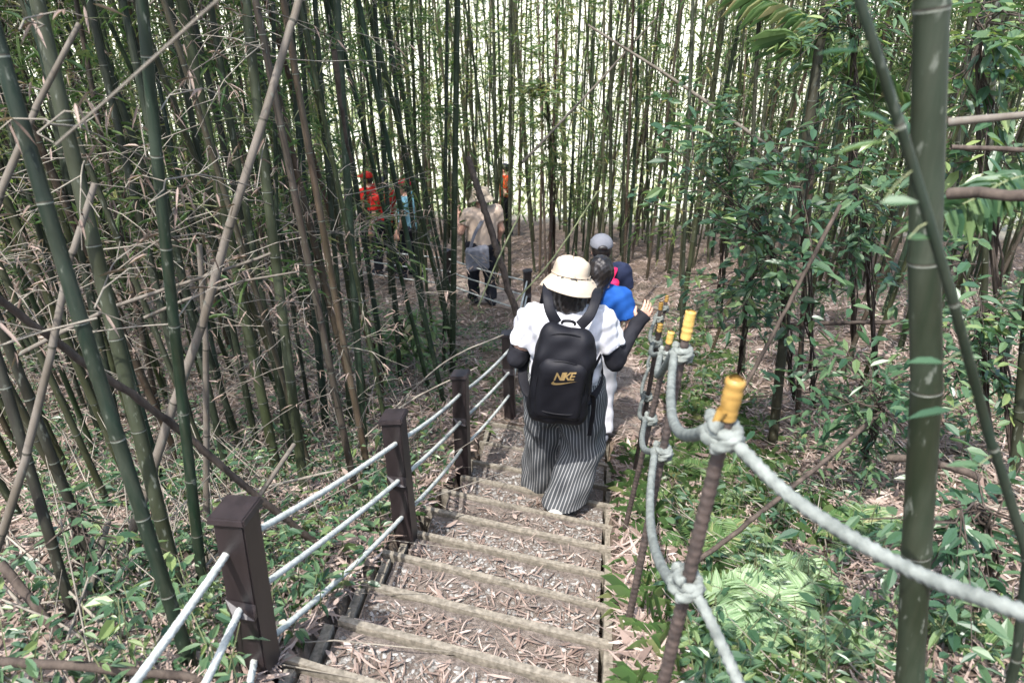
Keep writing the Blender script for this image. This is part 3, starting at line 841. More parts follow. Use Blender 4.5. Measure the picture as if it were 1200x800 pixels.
# fine sticks and stalks lying about, thick on the left bank
m = MB()
x, y, z = sample(4600, .8, 12, 1.4)
for a, b, c in zip(x, y, z):
    if on_stairs(a, b, .3) and (b < 4.2 or rng.random() < .9): continue
    if b > 7 and path_dist(a, b) < .8: continue
    L = rng.uniform(.15, .9) * (1 if not on_stairs(a, b, .05) else .3) * (1.25 if a < 0 else .5); an = rng.uniform(0, 6.28) if rng.random() < .7 else rng.normal(2.5, .4)
    d = np.array([math.cos(an), math.sin(an), rng.normal(.02, .16 if a < 0 else .06)])
    e = np.array([a, b, c]) + d * L; e[2] = max(e[2], float(surf(e[0], e[1])) + .015)
    mid = (np.array([a, b, c + .015]) + e) / 2 + rng.normal(0, .015, 3); mid[2] = max(mid[2], float(surf(mid[0], mid[1])) + .012)
    r = rng.uniform(.0015, .0045) * (2.2 if a < -1 and rng.random() < .12 else 1)
    V, F = tube(np.array([[a, b, c + .012], mid, e]), [r, r * .9, r * .5], 4, False); m.add(V, F, 0)
link('fallen_twigs', m.mesh('fallen_twigs', M['twig']), label='thin pale sticks and stalks littering the forest floor', cat='twigs', kind='stuff')

# ------------------------------------------------------------------ dead culms and branches one can name
def stick(pix, D, m_, name, lab, cat, sides=10, node=.3, ends=1.0, sink=True):
    P = np.array([at_y(*p) for p in pix]); P = spline(P, 8) if len(P) > 2 else P
    L = np.linalg.norm(np.diff(P, axis=0), axis=1).sum()
    if node:
        P = P + np.interp(np.arange(len(P)), [0, len(P) - 1], [0, 1])[:, None] * 0 + rng.normal(0, D * .12, P.shape)
        V, F, mi = culm(P, D / 2 * ends, D / 2 * .62, node, sides, int(abs(P[0][0]) * 1000) + 3)
        me = np_mesh(name, V - P[0], F, [m_, M['node_dark'], M['node_dark']], mi)
    else:
        Q = resample(P, .05); Q = Q + rng.normal(0, D * .06, Q.shape)
        V, F = tube(Q, np.linspace(D / 2 * ends, D / 2, len(Q)) * (1 + rng.normal(0, .06, len(Q))), sides)
        me = np_mesh(name, V - P[0], F, m_)
    o = link(name, me, label=lab, cat=cat, color=(.105, .09, .072)); o.location = P[0]
    return o
M['tan'] = culm_material('tan_dead_skin', (.15, .13, .11), .6)
S_ = stick
S_([(95, 800, 2.35), (212, 445, 2.75), (300, 165, 3.0), (332, 60, 3.1), (352, 0, 3.2), (420, -260, 3.6)], .040, M['tan'], 'dead_bamboo', 'long pale leaning dead stem crossing the whole left side', 'dead bamboo', 12, .34, 1.1)
S_([(248, 700, 2.95), (243, 560, 2.95), (240, 420, 2.97), (233, 286, 3.0)], .036, M['tan'], 'dead_bamboo', 'split broken dead stump, upright beside the bright green culm', 'dead bamboo', 9, .4)
S_([(-20, 690, 1.9), (30, 540, 2.0), (62, 400, 2.1), (74, 330, 2.15), (110, 215, 2.25)], .030, M['dead'], 'dead_bamboo', 'grey dead stem leaning at the left edge below the dark culms', 'dead bamboo', 10, .3)
S_([(-15, 270, 2.2), (20, 185, 2.3), (40, 130, 2.35), (95, 30, 2.45)], .025, M['dead'], 'dead_bamboo', 'short whitish dead stem at the upper left edge', 'dead bamboo', 10, .3)
S_([(18, 418, 2.8), (120, 365, 2.85), (230, 328, 2.9), (318, 297, 2.95)], .020, M['dead'], 'dead_bamboo', 'pale dead pole lying almost level across the left culms', 'dead bamboo', 9, .3)
S_([(170, 372, 3.1), (260, 335, 3.15), (350, 318, 3.2)], .016, M['dead'], 'dead_bamboo', 'thin level dead stick right of the pale level pole', 'dead bamboo', 8, .25)
S_([(-10, 345, 2.0), (100, 425, 2.2), (200, 495, 2.4), (300, 580, 2.55), (378, 642, 2.7)], .030, M['bark'], 'fallen_branch', 'long reddish-brown branch slanting down to the post closest to the camera', 'branch', 9, 0, .8)
S_([(-20, 774, 1.45), (120, 782, 1.5), (235, 795, 1.55)], .024, M['bark'], 'fallen_branch', 'brown branch lying level along the lower left edge', 'branch', 9, 0)
S_([(150, 800, 2.0), (215, 690, 2.4), (300, 585, 2.8), (345, 520, 3.1)], .034, M['tan'], 'dead_bamboo', 'greyish dead stem lying on the bank beside the long pale leaning one', 'dead bamboo', 10, .35)
S_([(85, 770, 2.0), (118, 640, 2.35), (128, 610, 2.5)], .036, M['dead'], 'dead_bamboo', 'short grey dead stump on the bank at the lower left', 'dead bamboo', 10, .3)
S_([(0, 660, 1.9), (70, 745, 1.8), (110, 800, 1.75)], .03, M['bark'], 'fallen_branch', 'dark branch slanting into the lower left corner', 'branch', 8, 0)
S_([(614, 395, 7.6), (590, 320, 8.0), (568, 245, 8.4), (548, 185, 8.8)], .075, M['bark'], 'fallen_branch', 'grey-brown pole leaning across the back of the hiker in the tan hat', 'branch', 9, 0)
S_([(392, 60, 4.2), (400, 130, 4.3), (412, 190, 4.4)], .03, M['bark'], 'dead_bamboo', 'reddish dead tip hanging beside the tall green culm', 'dead bamboo', 8, .2)
S_([(1112, 145, 2.0), (1160, 138, 1.95), (1260, 125, 1.9)], .022, M['dead'], 'dead_bamboo', 'grey level pole above the broken branch at the upper right', 'dead bamboo', 9, .3)
S_([(1112, 226, 1.6), (1150, 225, 1.55), (1190, 229, 1.5), (1270, 226, 1.45)], .024, M['bark'], 'fallen_branch', 'rough dark broken branch jutting from the right edge', 'branch', 10, 0)
S_([(1115, 172, 2.3), (1200, 176, 2.3), (1260, 178, 2.3)], .016, M['bark'], 'fallen_branch', 'thin dark branch between the grey level pole and the broken branch', 'branch', 7, 0)
S_([(830, 383, 5.4), (930, 380, 5.2), (1070, 376, 5.0)], .030, M['bark'], 'fallen_branch', 'level brown branch behind the brown culms right of the path', 'branch', 8, 0)
S_([(760, 700, 2.35), (860, 625, 2.6), (960, 545, 2.9), (1035, 480, 3.2)], .022, M['bark'], 'fallen_branch', 'long dark stick slanting over the ferns right of the rebar', 'branch', 7, 0)
S_([(1040, 536, 3.0), (1090, 540, 2.9), (1150, 560, 2.8)], .034, M['bark'], 'fallen_branch', 'short thick brown log lying behind the big blurred culm', 'branch', 9, 0)
S_([(838, 500, 3.2), (880, 440, 3.3), (935, 335, 3.4), (985, 240, 3.5)], .020, M['bark'], 'fallen_branch', 'dark thin branch rising right of the nearest taped rebar tip', 'branch', 7, 0)
S_([(735, 352, 8.2), (775, 362, 8.0), (815, 376, 7.8)], .05, M['dead'], 'dead_bamboo', 'pale dead pole lying beyond the row of taped tips', 'dead bamboo', 8, .4)
S_([(605, 352, 6.5), (650, 300, 7.0), (700, 225, 7.6)], .016, M['twig_green'], 'fallen_branch', 'thin green stalk arching up beside the beige bucket hat', 'branch', 6, 0)
S_([(560, 360, 5.5), (590, 290, 5.9), (630, 210, 6.3)], .014, M['twig_green'], 'fallen_branch', 'thin pale stalk arching in front of the hiker with the shoulder bag', 'branch', 6, 0)
S_([(65, 170, 1.15), (150, 95, 1.15), (250, 5, 1.15), (300, -40, 1.15)], .004, M['twig'], 'fallen_branch', 'blurred thin twig slanting through the upper left corner', 'branch', 6, 0)
S_([(560, 430, 4.6), (480, 470, 4.3), (420, 520, 4.1), (400, 560, 4.0)], .012, M['twig'], 'fallen_branch', 'pale bent stalk leaning behind the second fence post', 'branch', 6, 0)
S_([(440, 500, 4.4), (520, 425, 4.8), (590, 392, 5.2)], .012, M['twig'], 'fallen_branch', 'thin straw-coloured stalk arching over the rope fence', 'branch', 6, 0)
S_([(612, 190, 9.0), (680, 120, 9.6), (770, 20, 10.2)], .035, M['dead'], 'dead_bamboo', 'dead culm leaning right across the top of the far grove', 'dead bamboo', 8, .4)
S_([(925, 190, 7.2), (800, 100, 8.0), (690, 30, 8.8)], .04, M['dead'], 'dead_bamboo', 'dead culm leaning left above the pale shrub leaves', 'dead bamboo', 8, .4)

# ------------------------------------------------------------------ plants
# grass and seedlings right and left of the steps: beyond counting
PP, DD, LL, WW = [], [], [], []
def tuft(x, y, n, L, w, sp=.6):
    z = float(surf(x, y)); p = np.array([x, y, z]) + rng.normal(0, .03, (n, 3)) * [1, 1, 0]
    d = rng.normal(0, sp, (n, 3)); d[:, 2] = 1
    PP.append(p); DD.append(d); l = rng.uniform(.5, 1, n) * L; LL.append(l); WW.append(np.full(n, w) * rng.uniform(.7, 1.2, n))
x, y, z = sample(1500, 1.2, 9, 1.3, -.05, .45)
u, v = uv(x, y)
for a, b, vv in zip(x, y, v):
    if VR + .08 < vv < VR + 1.2 and not on_stairs(a, b, .05) and (b < 5 or path_dist(a, b) > .6): tuft(a, b, rng.integers(6, 14), rng.uniform(.14, .34), .008)
x, y, z = sample(900, 1.2, 9, 1.3, -.6, .0)
u, v = uv(x, y)
for a, b, vv in zip(x, y, v):
    if VL - 1.4 < vv < VL - .06 and not on_stairs(a, b, .05): tuft(a, b, rng.integers(4, 9), rng.uniform(.08, .22), .008)
V, F, T = leaves(np.concatenate(PP), np.concatenate(DD), np.concatenate(LL), np.concatenate(WW), droop=.75, wide=(.3, .65, 1, .8))
link('grass', np_mesh('grass', V, F, M['grass'], tint=T, smooth=False), label='thin arching grass blades along both sides of the steps', cat='grass', kind='stuff')
# low broad-leaved seedlings
PP, DD, LL = [], [], []; m = MB()
def seedling(x, y, k, h, L):
    z = float(surf(x, y)); top = np.array([x, y, z]) + np.array([rng.normal(0, .05), rng.normal(0, .05), h])
    V, F = tube(np.array([[x, y, z - .02], top]), [.003, .0015], 3, False); m.add(V, F, 1, .5)
    t = rng.uniform(.35, 1, k)[:, None]; p = np.array([x, y, z]) + (top - [x, y, z]) * t
    a = rng.uniform(0, 6.28, k); d = np.stack([np.cos(a), np.sin(a), rng.uniform(-.1, .6, k)], 1)
    PP.append(p + d * .02); DD.append(d); LL.append(rng.uniform(.6, 1.1, k) * L)
x, y, z = sample(3600, 1.0, 10.5, 1.2)
u, v = uv(x, y)
for a, b, vv, uu in zip(x, y, v, u):
    if on_stairs(a, b, .06) or path_dist(a, b) < .62: continue
    pr = .44 if vv > 0 else .03
    if sn(a, b, 1.1, 8.0) * .35 + rng.random() > 1.05 - pr: continue
    seedling(a, b, int(rng.integers(5, 11)), rng.uniform(.06, .28), rng.uniform(.03, .085))
P_ = np.concatenate(PP); L_ = np.concatenate(LL)
V, F, T = leaves(P_, np.concatenate(DD), L_, L_ * rng.uniform(.22, .45, len(L_)), droop=.3, wide=(.28, .65, .9, .85), fold=.12)
m.add(V, F, 0, T)
link('ground_plants', m.mesh('ground_plants', [M['sleaf'], M['twig_green']], False), label='low broad-leaved seedlings covering the bank', cat='ground cover', kind='stuff')

# ferns
def fern(x, y, nf, L, lab, grp=None, pale=True):
    m = MB(); P, D, LN = [], [], []
    for k in range(nf):
        a = k * 6.28 / nf + rng.uniform(-.3, .3); el = rng.uniform(.5, 1.1); t = np.linspace(0, 1, 12)[:, None]; l = L * rng.uniform(.7, 1.1)
        d = np.array([math.cos(a) * math.cos(el), math.sin(a) * math.cos(el), math.sin(el)])
        B = d * l * t - np.array([0, 0, 1]) * l * .75 * t ** 2 * math.sin(el)
        V, F = tube(B, np.linspace(.003, .001, 12), 3, False); m.add(V, F, 1, .5)
        s = unit(np.cross(d, [0, 0, 1]))
        for j in np.linspace(1.2, 10.9, 40):
            p = np.array([np.interp(j, np.arange(12), B[:, c]) for c in range(3)])
            ln = l * .30 * math.sin(math.pi * min(1, (j + 1.2) / 12.5)) ** .8
            for sg in (-1, 1): 
                P.append(p); D.append(s * sg + d * .45 + rng.normal(0, .08, 3)); LN.append(ln)
    LN = np.array(LN)
    V, F, T = leaves(np.array(P), np.array(D), LN, LN * .15 + .002, droop=.15, wide=(.2, .6, 1, .7), fold=.05)
    m.add(V, F, 0, T)
    o = link('fern', m.mesh('fern', [M['fern'] if pale else M['grass'], M['twig_green']], False), label=lab, cat='fern', group=grp)
    o.location = (x, y, float(surf(x, y)))
for px, py, nf, L, lab in [(905, 735, 13, .36, 'palest feathery fern in front of the big blurred culm, lower right'),
                            (860, 770, 10, .26, 'pale fern below the end of the lower knotted rope'),
                            (945, 690, 9, .25, 'small pale fern under the sagging upper rope'),
                            (985, 775, 9, .25, 'pale fern at the bottom edge beside the big blurred culm')]:
    h = hit(px, py); fern(h[0], h[1], nf, L, lab)
for px, py in [(790, 590), (822, 640), (770, 545), (835, 560), (800, 700), (860, 600), (815, 520), (880, 660), (1010, 640), (1130, 760)]:
    h = hit(px, py)
    if not on_stairs(h[0], h[1], .1): fern(h[0], h[1], 8, rng.uniform(.2, .32), 'small green fern among the grass right of the steps', 'green ferns right of the steps', False)

# shrubs with oval leaves
def shrub(pts, tips, nl, leafL, lab, grp=None, root=None, wl=.45, mt='sleaf', name='shrub', sig=.12):
    """branches run from root through the given points to the tips; leaves sit along the outer part"""
    o = link(name, None, label=lab, cat='shrub', group=grp); root = np.array(root); o.location = root
    m = MB(); P, D = [], []
    for t in tips:
        B = spline(np.array([root - root, (np.array(pts) - root), np.array(t) - root]), 8)
        B = B + rng.normal(0, .012, B.shape); B[0] = 0
        V, F = tube(B, np.linspace(.0065, .0016, len(B)), 5, False); m.add(V, F, 0)
        for _ in range(5):
            i = rng.integers(len(B) // 3, len(B) - 1); d = unit(rng.normal(0, 1, 3) * [1, 1, .5] + unit(B[-1] - B[-4]) * .7); Ls = rng.uniform(.18, .5) 
            T_ = B[i] + d * Ls * np.linspace(0, 1, 4)[:, None] - np.array([0, 0, .12]) * np.linspace(0, 1, 4)[:, None] ** 2
            V, F = tube(T_, [.004, .003, .002, .001], 3, False); m.add(V, F, 0)
            for q in np.linspace(.2, 1, nl):
                p = B[i] + d * Ls * q - np.array([0, 0, .12]) * q * q
                for sg in (-1, 1):
                    s = np.cross(d, [0, 0, 1]); P.append(p + rng.normal(0, .01, 3)); D.append(s * sg + d * .6 + rng.normal(0, .3, 3))
    link('stem', m.mesh('stem', M['bark']), o)
    n = len(P); Ll = rng.uniform(.6, 1.1, n) * leafL
    V, F, T = leaves(np.array(P), np.array(D), Ll, Ll * wl * rng.uniform(.8, 1.1, n), droop=.25, wide=(.3, .65, .95, .85), fold=.08)
    link('foliage', np_mesh('foliage', V, F, M[mt], tint=T, smooth=False), o)
def tipset(c, Y, sp, n, dy=.6):
    return [at_y(c[0] + rng.uniform(-sp[0], sp[0]), c[1] + rng.uniform(-sp[1], sp[1]), Y + rng.uniform(-dy, dy)) for _ in range(n)]
h = hit(930, 470)
shrub(at_y(905, 300, 4.3), tipset((800, 190), 4.2, (105, 70), 8), 4, .105, 'leafy shrub with bluish oval leaves spreading left over the path edge', root=h)
shrub(at_y(940, 260, 4.0), tipset((910, 170), 3.9, (90, 70), 6), 4, .10, 'dense oval-leaved shrub around the upper thick brownish culm', root=hit(955, 480))
shrub(at_y(880, 330, 4.6), tipset((850, 300), 4.6, (70, 55), 7), 5, .09, 'small-leaved shrub between the taped tips and the brown culms', root=hit(865, 440))
shrub(at_y(1010, 250, 4.4), tipset((1010, 200), 4.4, (60, 130), 7), 5, .09, 'tall dark-leaved shrub behind the blurred thin sapling', root=hit(1030, 450))
shrub(at_y(1000, 60, 5.0), tipset((1000, 20), 5.0, (110, 55), 10, 1), 7, .10, 'overhanging green branches at the top right behind the sapling', root=hit(1000, 420), wl=.3)
shrub(at_y(1150, 380, 3.3), tipset((1155, 340), 3.2, (70, 80), 7), 6, .09, 'leafy shrub at the right edge below the broken branch', root=hit(1160, 520))
shrub(at_y(1150, 80, 3.4), tipset((1160, 60), 3.4, (70, 70), 7), 6, .10, 'dark broad leaves hanging in the upper right corner', root=hit(1185, 540))
shrub(at_y(1030, 480, 3.2), tipset((1000, 440), 3.2, (90, 40), 6), 5, .11, 'low shrub with long green leaves behind the thick sagging rope', root=hit(1010, 540), wl=.3)
shrub(at_y(1150, 600, 1.9), tipset((1140, 620), 1.8, (70, 70), 6, .3), 5, .075, 'sparse seedling shrub beside the big blurred culm at the right edge', root=hit(1165, 700))
shrub(at_y(855, 200, 8.0), tipset((830, 130), 8, (90, 80), 9, 1), 7, .12, 'pale green bush in the gap above the row of taped tips', root=hit(840, 360))
shrub(at_y(640, 120, 11), tipset((620, 90), 11, (110, 70), 12, 1.2), 8, .13, 'light green leafy sprays high behind the hiker in the tan hat', root=hit(650, 300), wl=.25, mt='bleaf')
shrub(at_y(470, 380, 7.0), tipset((480, 385), 7, (60, 28), 7, .6), 5, .12, 'low bright green bush at the foot of the straight green culm', root=hit(478, 420), mt='grass')
shrub(at_y(90, 600, 2.2), tipset((110, 610), 2.2, (70, 60), 3, .4), 4, .06, 'sparse leafy shrub among the dead stems at the lower left', root=hit(90, 690))
shrub(at_y(390, 640, 2.7), tipset((395, 640), 2.7, (50, 35), 3, .4), 4, .06, 'small leafy plant between the first and second fence posts', root=hit(400, 670))
shrub(at_y(300, 640, 2.4), tipset((290, 630), 2.4, (60, 30), 3, .4), 4, .06, 'small leafy plant behind the post closest to the camera', root=hit(280, 690), mt='grass', wl=.2)
# palm-like fronds high on the right
def frond(A, B, lab, mt='grass', ll=(.3, .45)):
    P = spline(np.array([A, (A + B) / 2 + [0, 0, .1 * np.linalg.norm(B - A)], B]), 12) - A
    o = link('palm_frond', None, label=lab, cat='frond', group=None); o.location = A
    V, F = tube(P, np.linspace(.012, .003, len(P)), 5, False); link('stem', np_mesh('stem', V, F, M['twig_green']), o)
    q, d = [], []; T_ = unit(np.gradient(P, axis=0))
    for i in range(4, len(P)):
        for rep in range(2):
            s = unit(np.cross(T_[i], [0, 0, 1]))
            for sg in (-1, 1): q.append(P[i] + T_[i] * rep * .04); d.append(s * sg + T_[i] * .7 + np.array([0, 0, rng.uniform(-.2, .3)]))
    V, F, T = leaves(np.array(q), np.array(d), rng.uniform(*ll, len(q)), .026, droop=.5, wide=(.2, .6, .9, .8))
    link('foliage', np_mesh('foliage', V, F, M[mt], tint=T, smooth=False), o)
frond(at_y(1080, 150, 6.2), at_y(865, -15, 6.6), 'arching palm frond with long narrow leaflets at the top, right of centre')
frond(at_y(1080, 150, 6.2), at_y(935, 40, 5.8), 'arching palm frond drooping towards the brown culms on the right')
frond(at_y(1240, 215, 1.75), at_y(1128, 240, 1.62), 'dark drooping palm frond under the broken branch at the right edge', 'sleaf', (.07, .11))
# ------------------------------------------------------------------ people
class Field:
    """signed distances on a grid, meshed by surface nets"""
    def __init__(s, lo, hi, h):
        s.h = h; s.lo = np.array(lo, float); s.ax = [np.arange(lo[k], hi[k] + h, h) for k in range(3)]
        s.f = np.full([len(a) for a in s.ax], 10., np.float32)
    def sub(s, lo, hi):
        sl = tuple(slice(max(0, int((lo[k] - s.lo[k]) / s.h)), max(1, int((hi[k] - s.lo[k]) / s.h) + 2)) for k in range(3))
        g = [s.ax[k][sl[k]] for k in range(3)]
        return sl, np.stack(np.meshgrid(*g, indexing='ij'), -1)
    def put(s, sl, d, k):
        f = s.f[sl]
        if k > 0:
            hh = np.maximum(k - np.abs(f - d), 0) / k; s.f[sl] = np.minimum(f, d) - hh * hh * k * .25
        else: s.f[sl] = np.minimum(f, d)
    def rc(s, a, b, r1, r2, k=.03, sc=(1, 1, 1), cuts=()):
        a, b, sc = np.array(a, float), np.array(b, float), np.array(sc, float)
        m = max(r1, r2) * max(sc) + k + 3 * s.h
        sl, P = s.sub(np.minimum(a, b) - m, np.maximum(a, b) + m)
        if P.size == 0: return s
        p, ab = (P - a) / sc, (b - a) / sc
        t = np.clip((p @ ab) / (ab @ ab + 1e-9), 0, 1)
        d = (np.linalg.norm(p - t[..., None] * ab, axis=-1) - (r1 + (r2 - r1) * t)) * min(sc)
        for c, n in cuts: d = np.maximum(d, (P - np.array(c)) @ unit(n))
        s.put(sl, d, k); return s
    def ell(s, c, r, k=.02, sign=1, cuts=(), rot=None):
        c, r = np.array(c, float), np.array(r, float); m = max(r) + k + 3 * s.h
        sl, P = s.sub(c - m, c + m); p = P - c
        if rot is not None: p = p @ np.array(rot)
        k0 = np.linalg.norm(p / r, axis=-1); k1 = np.linalg.norm(p / r ** 2, axis=-1) + 1e-6
        d = k0 * (k0 - 1) / k1
        for q, n in cuts: d = np.maximum(d, (P - np.array(q)) @ unit(n))
        if sign > 0: s.put(sl, d, k)
        else:
            f = s.f[sl]; hh = np.maximum(k - np.abs(f + d), 0) / k; s.f[sl] = np.maximum(f, -d) + hh * hh * k * .25
        return s
    def box(s, c, half, r, k=.02):
        c, half = np.array(c, float), np.array(half, float); m = half + r + k + 3 * s.h
        sl, P = s.sub(c - m, c + m); q = np.abs(P - c) - half + r
        d = np.linalg.norm(np.maximum(q, 0), axis=-1) + np.minimum(q.max(-1), 0) - r
        s.put(sl, d, k); return s
    def cut(s, c, n):
        sl, P = s.sub(s.lo, s.lo + np.array(s.f.shape) * s.h); s.f[sl] = np.maximum(s.f[sl], (P - np.array(c)) @ unit(n)); return s
    def mesh(s):
        f = s.f; f = np.pad(f, 1, constant_values=10.); nx, ny, nz = f.shape; lo = s.lo - s.h
        C = [f[i:nx - 1 + i, j:ny - 1 + j, k:nz - 1 + k] for i in (0, 1) for j in (0, 1) for k in (0, 1)]
        sg = [c < 0 for c in C]; tot = sum(g.astype(np.int8) for g in sg); act = (tot > 0) & (tot < 8)
        ii = np.argwhere(act); n = len(ii)
        cv = np.stack([c[act] for c in C], 1).reshape(n, 2, 2, 2)
        acc = np.zeros((n, 3)); cnt = np.zeros(n)
        for ax in range(3):
            o = [a for a in range(3) if a != ax]
            for p in (0, 1):
                for q in (0, 1):
                    ia = [slice(None)] * 4; ib = [slice(None)] * 4
                    ia[1 + ax] = 0; ib[1 + ax] = 1
                    for I in (ia, ib): I[1 + o[0]] = p; I[1 + o[1]] = q
                    a, b = cv[tuple(ia)], cv[tuple(ib)]; x = (a < 0) != (b < 0)
                    t = np.where(x, a / np.where(x, a - b, 1), 0)
                    pt = np.zeros((n, 3)); pt[:, ax] = t; pt[:, o[0]] = p; pt[:, o[1]] = q
                    acc += pt * x[:, None]; cnt += x
        V = lo + (ii + acc / cnt[:, None]) * s.h
        idx = np.full(act.shape, -1, np.int32); idx[act] = np.arange(n)
        FF = []
        for ax in range(3):
            o = [(1, 2), (2, 0), (0, 1)][ax]
            a = np.moveaxis(f, (ax, o[0], o[1]), (0, 1, 2)); I = np.moveaxis(idx, (ax, o[0], o[1]), (0, 1, 2))
            s0 = a[:-1, 1:-1, 1:-1] < 0; s1 = a[1:, 1:-1, 1:-1] < 0
            q = np.stack([I[:, :-1, :-1], I[:, 1:, :-1], I[:, 1:, 1:], I[:, :-1, 1:]], -1)
            x = s0 & ~s1; FF.append(q[x]); x = ~s0 & s1; FF.append(q[x][:, ::-1])
        return V, np.concatenate(FF)

def vnormals(V, F):
    n = np.cross(V[F[:, 2]] - V[F[:, 0]], V[F[:, 3]] - V[F[:, 1]]); out = np.zeros_like(V)
    for k in range(4): np.add.at(out, F[:, k], n)
    return unit(out)
def folds(V, F, amp, s, seed, zs=.35):
    nn = vnormals(V, F); q = V * s
    d = np.sin(q[:, 0] * 1.1 + q[:, 2] * zs + seed + 1.2 * np.sin(q[:, 2] * .4 + seed)) * np.cos(q[:, 1] * 1.3 - q[:, 2] * zs * .7 + seed * 2)
    d += .6 * np.sin(q[:, 0] * 1.9 - q[:, 2] * .9 + seed * 3) * np.sin(q[:, 1] * 1.7 + q[:, 2] * .8)
    return V + nn * (amp * d)[:, None]

def cloth(name, c, rough=.85, weave=260, var=.85):
    return plain(name, tuple(v * var for v in c), c, weave, rough, .25, .0015, spec=.2)
M['skin'] = plain('skin', (.42, .235, .165), (.50, .30, .22), 35, .5, .1, .001, spec=.4)
M['hair'] = plain('black_hair', (.006, .005, .005), (.022, .017, .015), 90, .38, .6, .003, (1, 1, .08), .5)
M['white_cotton'] = cloth('white_cotton', (.52, .52, .54)); M['black_knit'] = cloth('black_knit', (.014, .014, .018), .8)
M['beige_cotton'] = cloth('beige_cotton', (.47, .39, .295), .9); M['blue_cotton'] = cloth('blue_cotton', (.012, .075, .30))
M['navy'] = cloth('navy_cotton', (.016, .022, .05)); M['pink'] = cloth('pink_nylon', (.70, .02, .10), .6)
M['black_nylon'] = cloth('black_nylon', (.009, .009, .012), .6, 420, .7); M['black_trim'] = cloth('black_trim', (.008, .008, .010), .5, 300)
M['gold'] = plain('gold_print', (.21, .145, .06), (.29, .20, .085), 120, .45, .1, .0005)
M['rubber'] = cloth('white_rubber', (.55, .55, .50), .6); M['grey_cotton'] = cloth('grey_cotton', (.14, .145, .165)); M['tan_cotton'] = cloth('tan_cotton', (.40, .33, .25))
M['red'] = cloth('red_cotton', (.38, .02, .014)); M['maroon'] = cloth('maroon_cotton', (.30, .015, .035)); M['orange'] = cloth('orange_cotton', (.6, .08, .02))
M['teal'] = cloth('pale_blue_cotton', (.22, .42, .48)); M['dark_pants'] = cloth('dark_trousers', (.014, .015, .02)); M['khaki'] = cloth('cream_cotton', (.50, .39, .30))
m_, nt, b = mat('striped_cotton')
a = N(nt, 'Attribute', attribute_name='stripe'); fr = N(nt, 'Math', operation='FRACT'); nt.links.new(a.outputs['Fac'], fr.inputs[0])
r_ = ramp(nt, fr.outputs[0], [(0, (.05, .054, .058)), (.40, (.06, .064, .068)), (.50, (.27, .27, .265)), (.62, (.27, .27, .265)), (.72, (.055, .059, .063))])
nt.links.new(r_.outputs[0], b.inputs['Base Color']); b.inputs['Roughness'].default_value = .9; b.inputs['Specular IOR Level'].default_value = .15
bump(nt, b, noise_n(nt, 300, 3, objvec(nt)), .2, .001); M['stripes'] = m_

def hand(F, w, d, nrm, curl, r=.0078, side=1, spread=.12):
    """palm and five fingers: w wrist, d pointing direction, nrm back of the hand, curl bend per joint"""
    d = unit(d); nrm = unit(np.array(nrm) - d * (d @ np.array(nrm))); s = np.cross(d, nrm) * side
    L = [.066, .074, .070, .056]
    for i in range(4):
        o = (i - 1.5) * .0185; k = w + d * .082 + s * o
        F.rc(w + s * o * .55, k, .0135, .0115, .012)
        p, dd = k, unit(d + s * spread * (i - 1.5) * .5)
        for j, fr_ in enumerate((.45, .31, .24)):
            dd = unit(dd - nrm * curl * (.7 if j == 0 else 1)); q = p + dd * L[i] * fr_; F.rc(p, q, r * (1.06 - .1 * j), r * (.98 - .1 * j), .003); p = q
    p = w + d * .025 - s * .022; q = p + unit(d * .55 - s * .75 - nrm * .25) * .04; F.rc(p, q, .013, .0105, .012)
    F.rc(q, q + unit(d * .9 - s * .2 - nrm * .45) * .032, .0095, .0075, .004)

def head(F, c, yaw=0., tilt=0., s=1.):
    R_ = np.array(Matrix.Rotation(yaw, 3, 'Z') @ Matrix.Rotation(tilt, 3, 'X')); c = np.array(c)
    g = lambda *p: c + R_ @ (np.array(p) * s)
    F.ell(g(0, -.008, .02), np.array((.074, .092, .092)) * s, .02, rot=R_); F.ell(g(0, .02, -.045), np.array((.056, .066, .068)) * s, .04, rot=R_)
    F.ell(g(0, .075, -.098), np.array((.022, .02, .018)) * s, .03)
    F.rc(g(0, .083, .012), g(0, .104, -.028), .009 * s, .014 * s, .016)
    for sx in (-1, 1):
        F.ell(g(.030 * sx, .094, .008), np.array((.016, .012, .010)) * s, .012, sign=-1)
        F.ell(g(.030 * sx, .078, .008), np.array((.012, .012, .011)) * s, .004)
        F.ell(g(.077 * sx, -.005, -.012), np.array((.010, .020, .032)) * s, .008)
    F.rc(g(-.018, .088, -.062), g(.018, .088, -.062), .008 * s, .008 * s, .008)
    return g

def obj_of(name, F, m, parent, amp=0, fs=30, seed=1., zs=.35, stripe=None):
    V, Q = F.mesh()
    if amp: V = folds(V, Q, amp, fs, seed, zs)
    return link(name, np_mesh(name, V, Q, m, uattr=None if stripe is None else stripe(V)), parent)

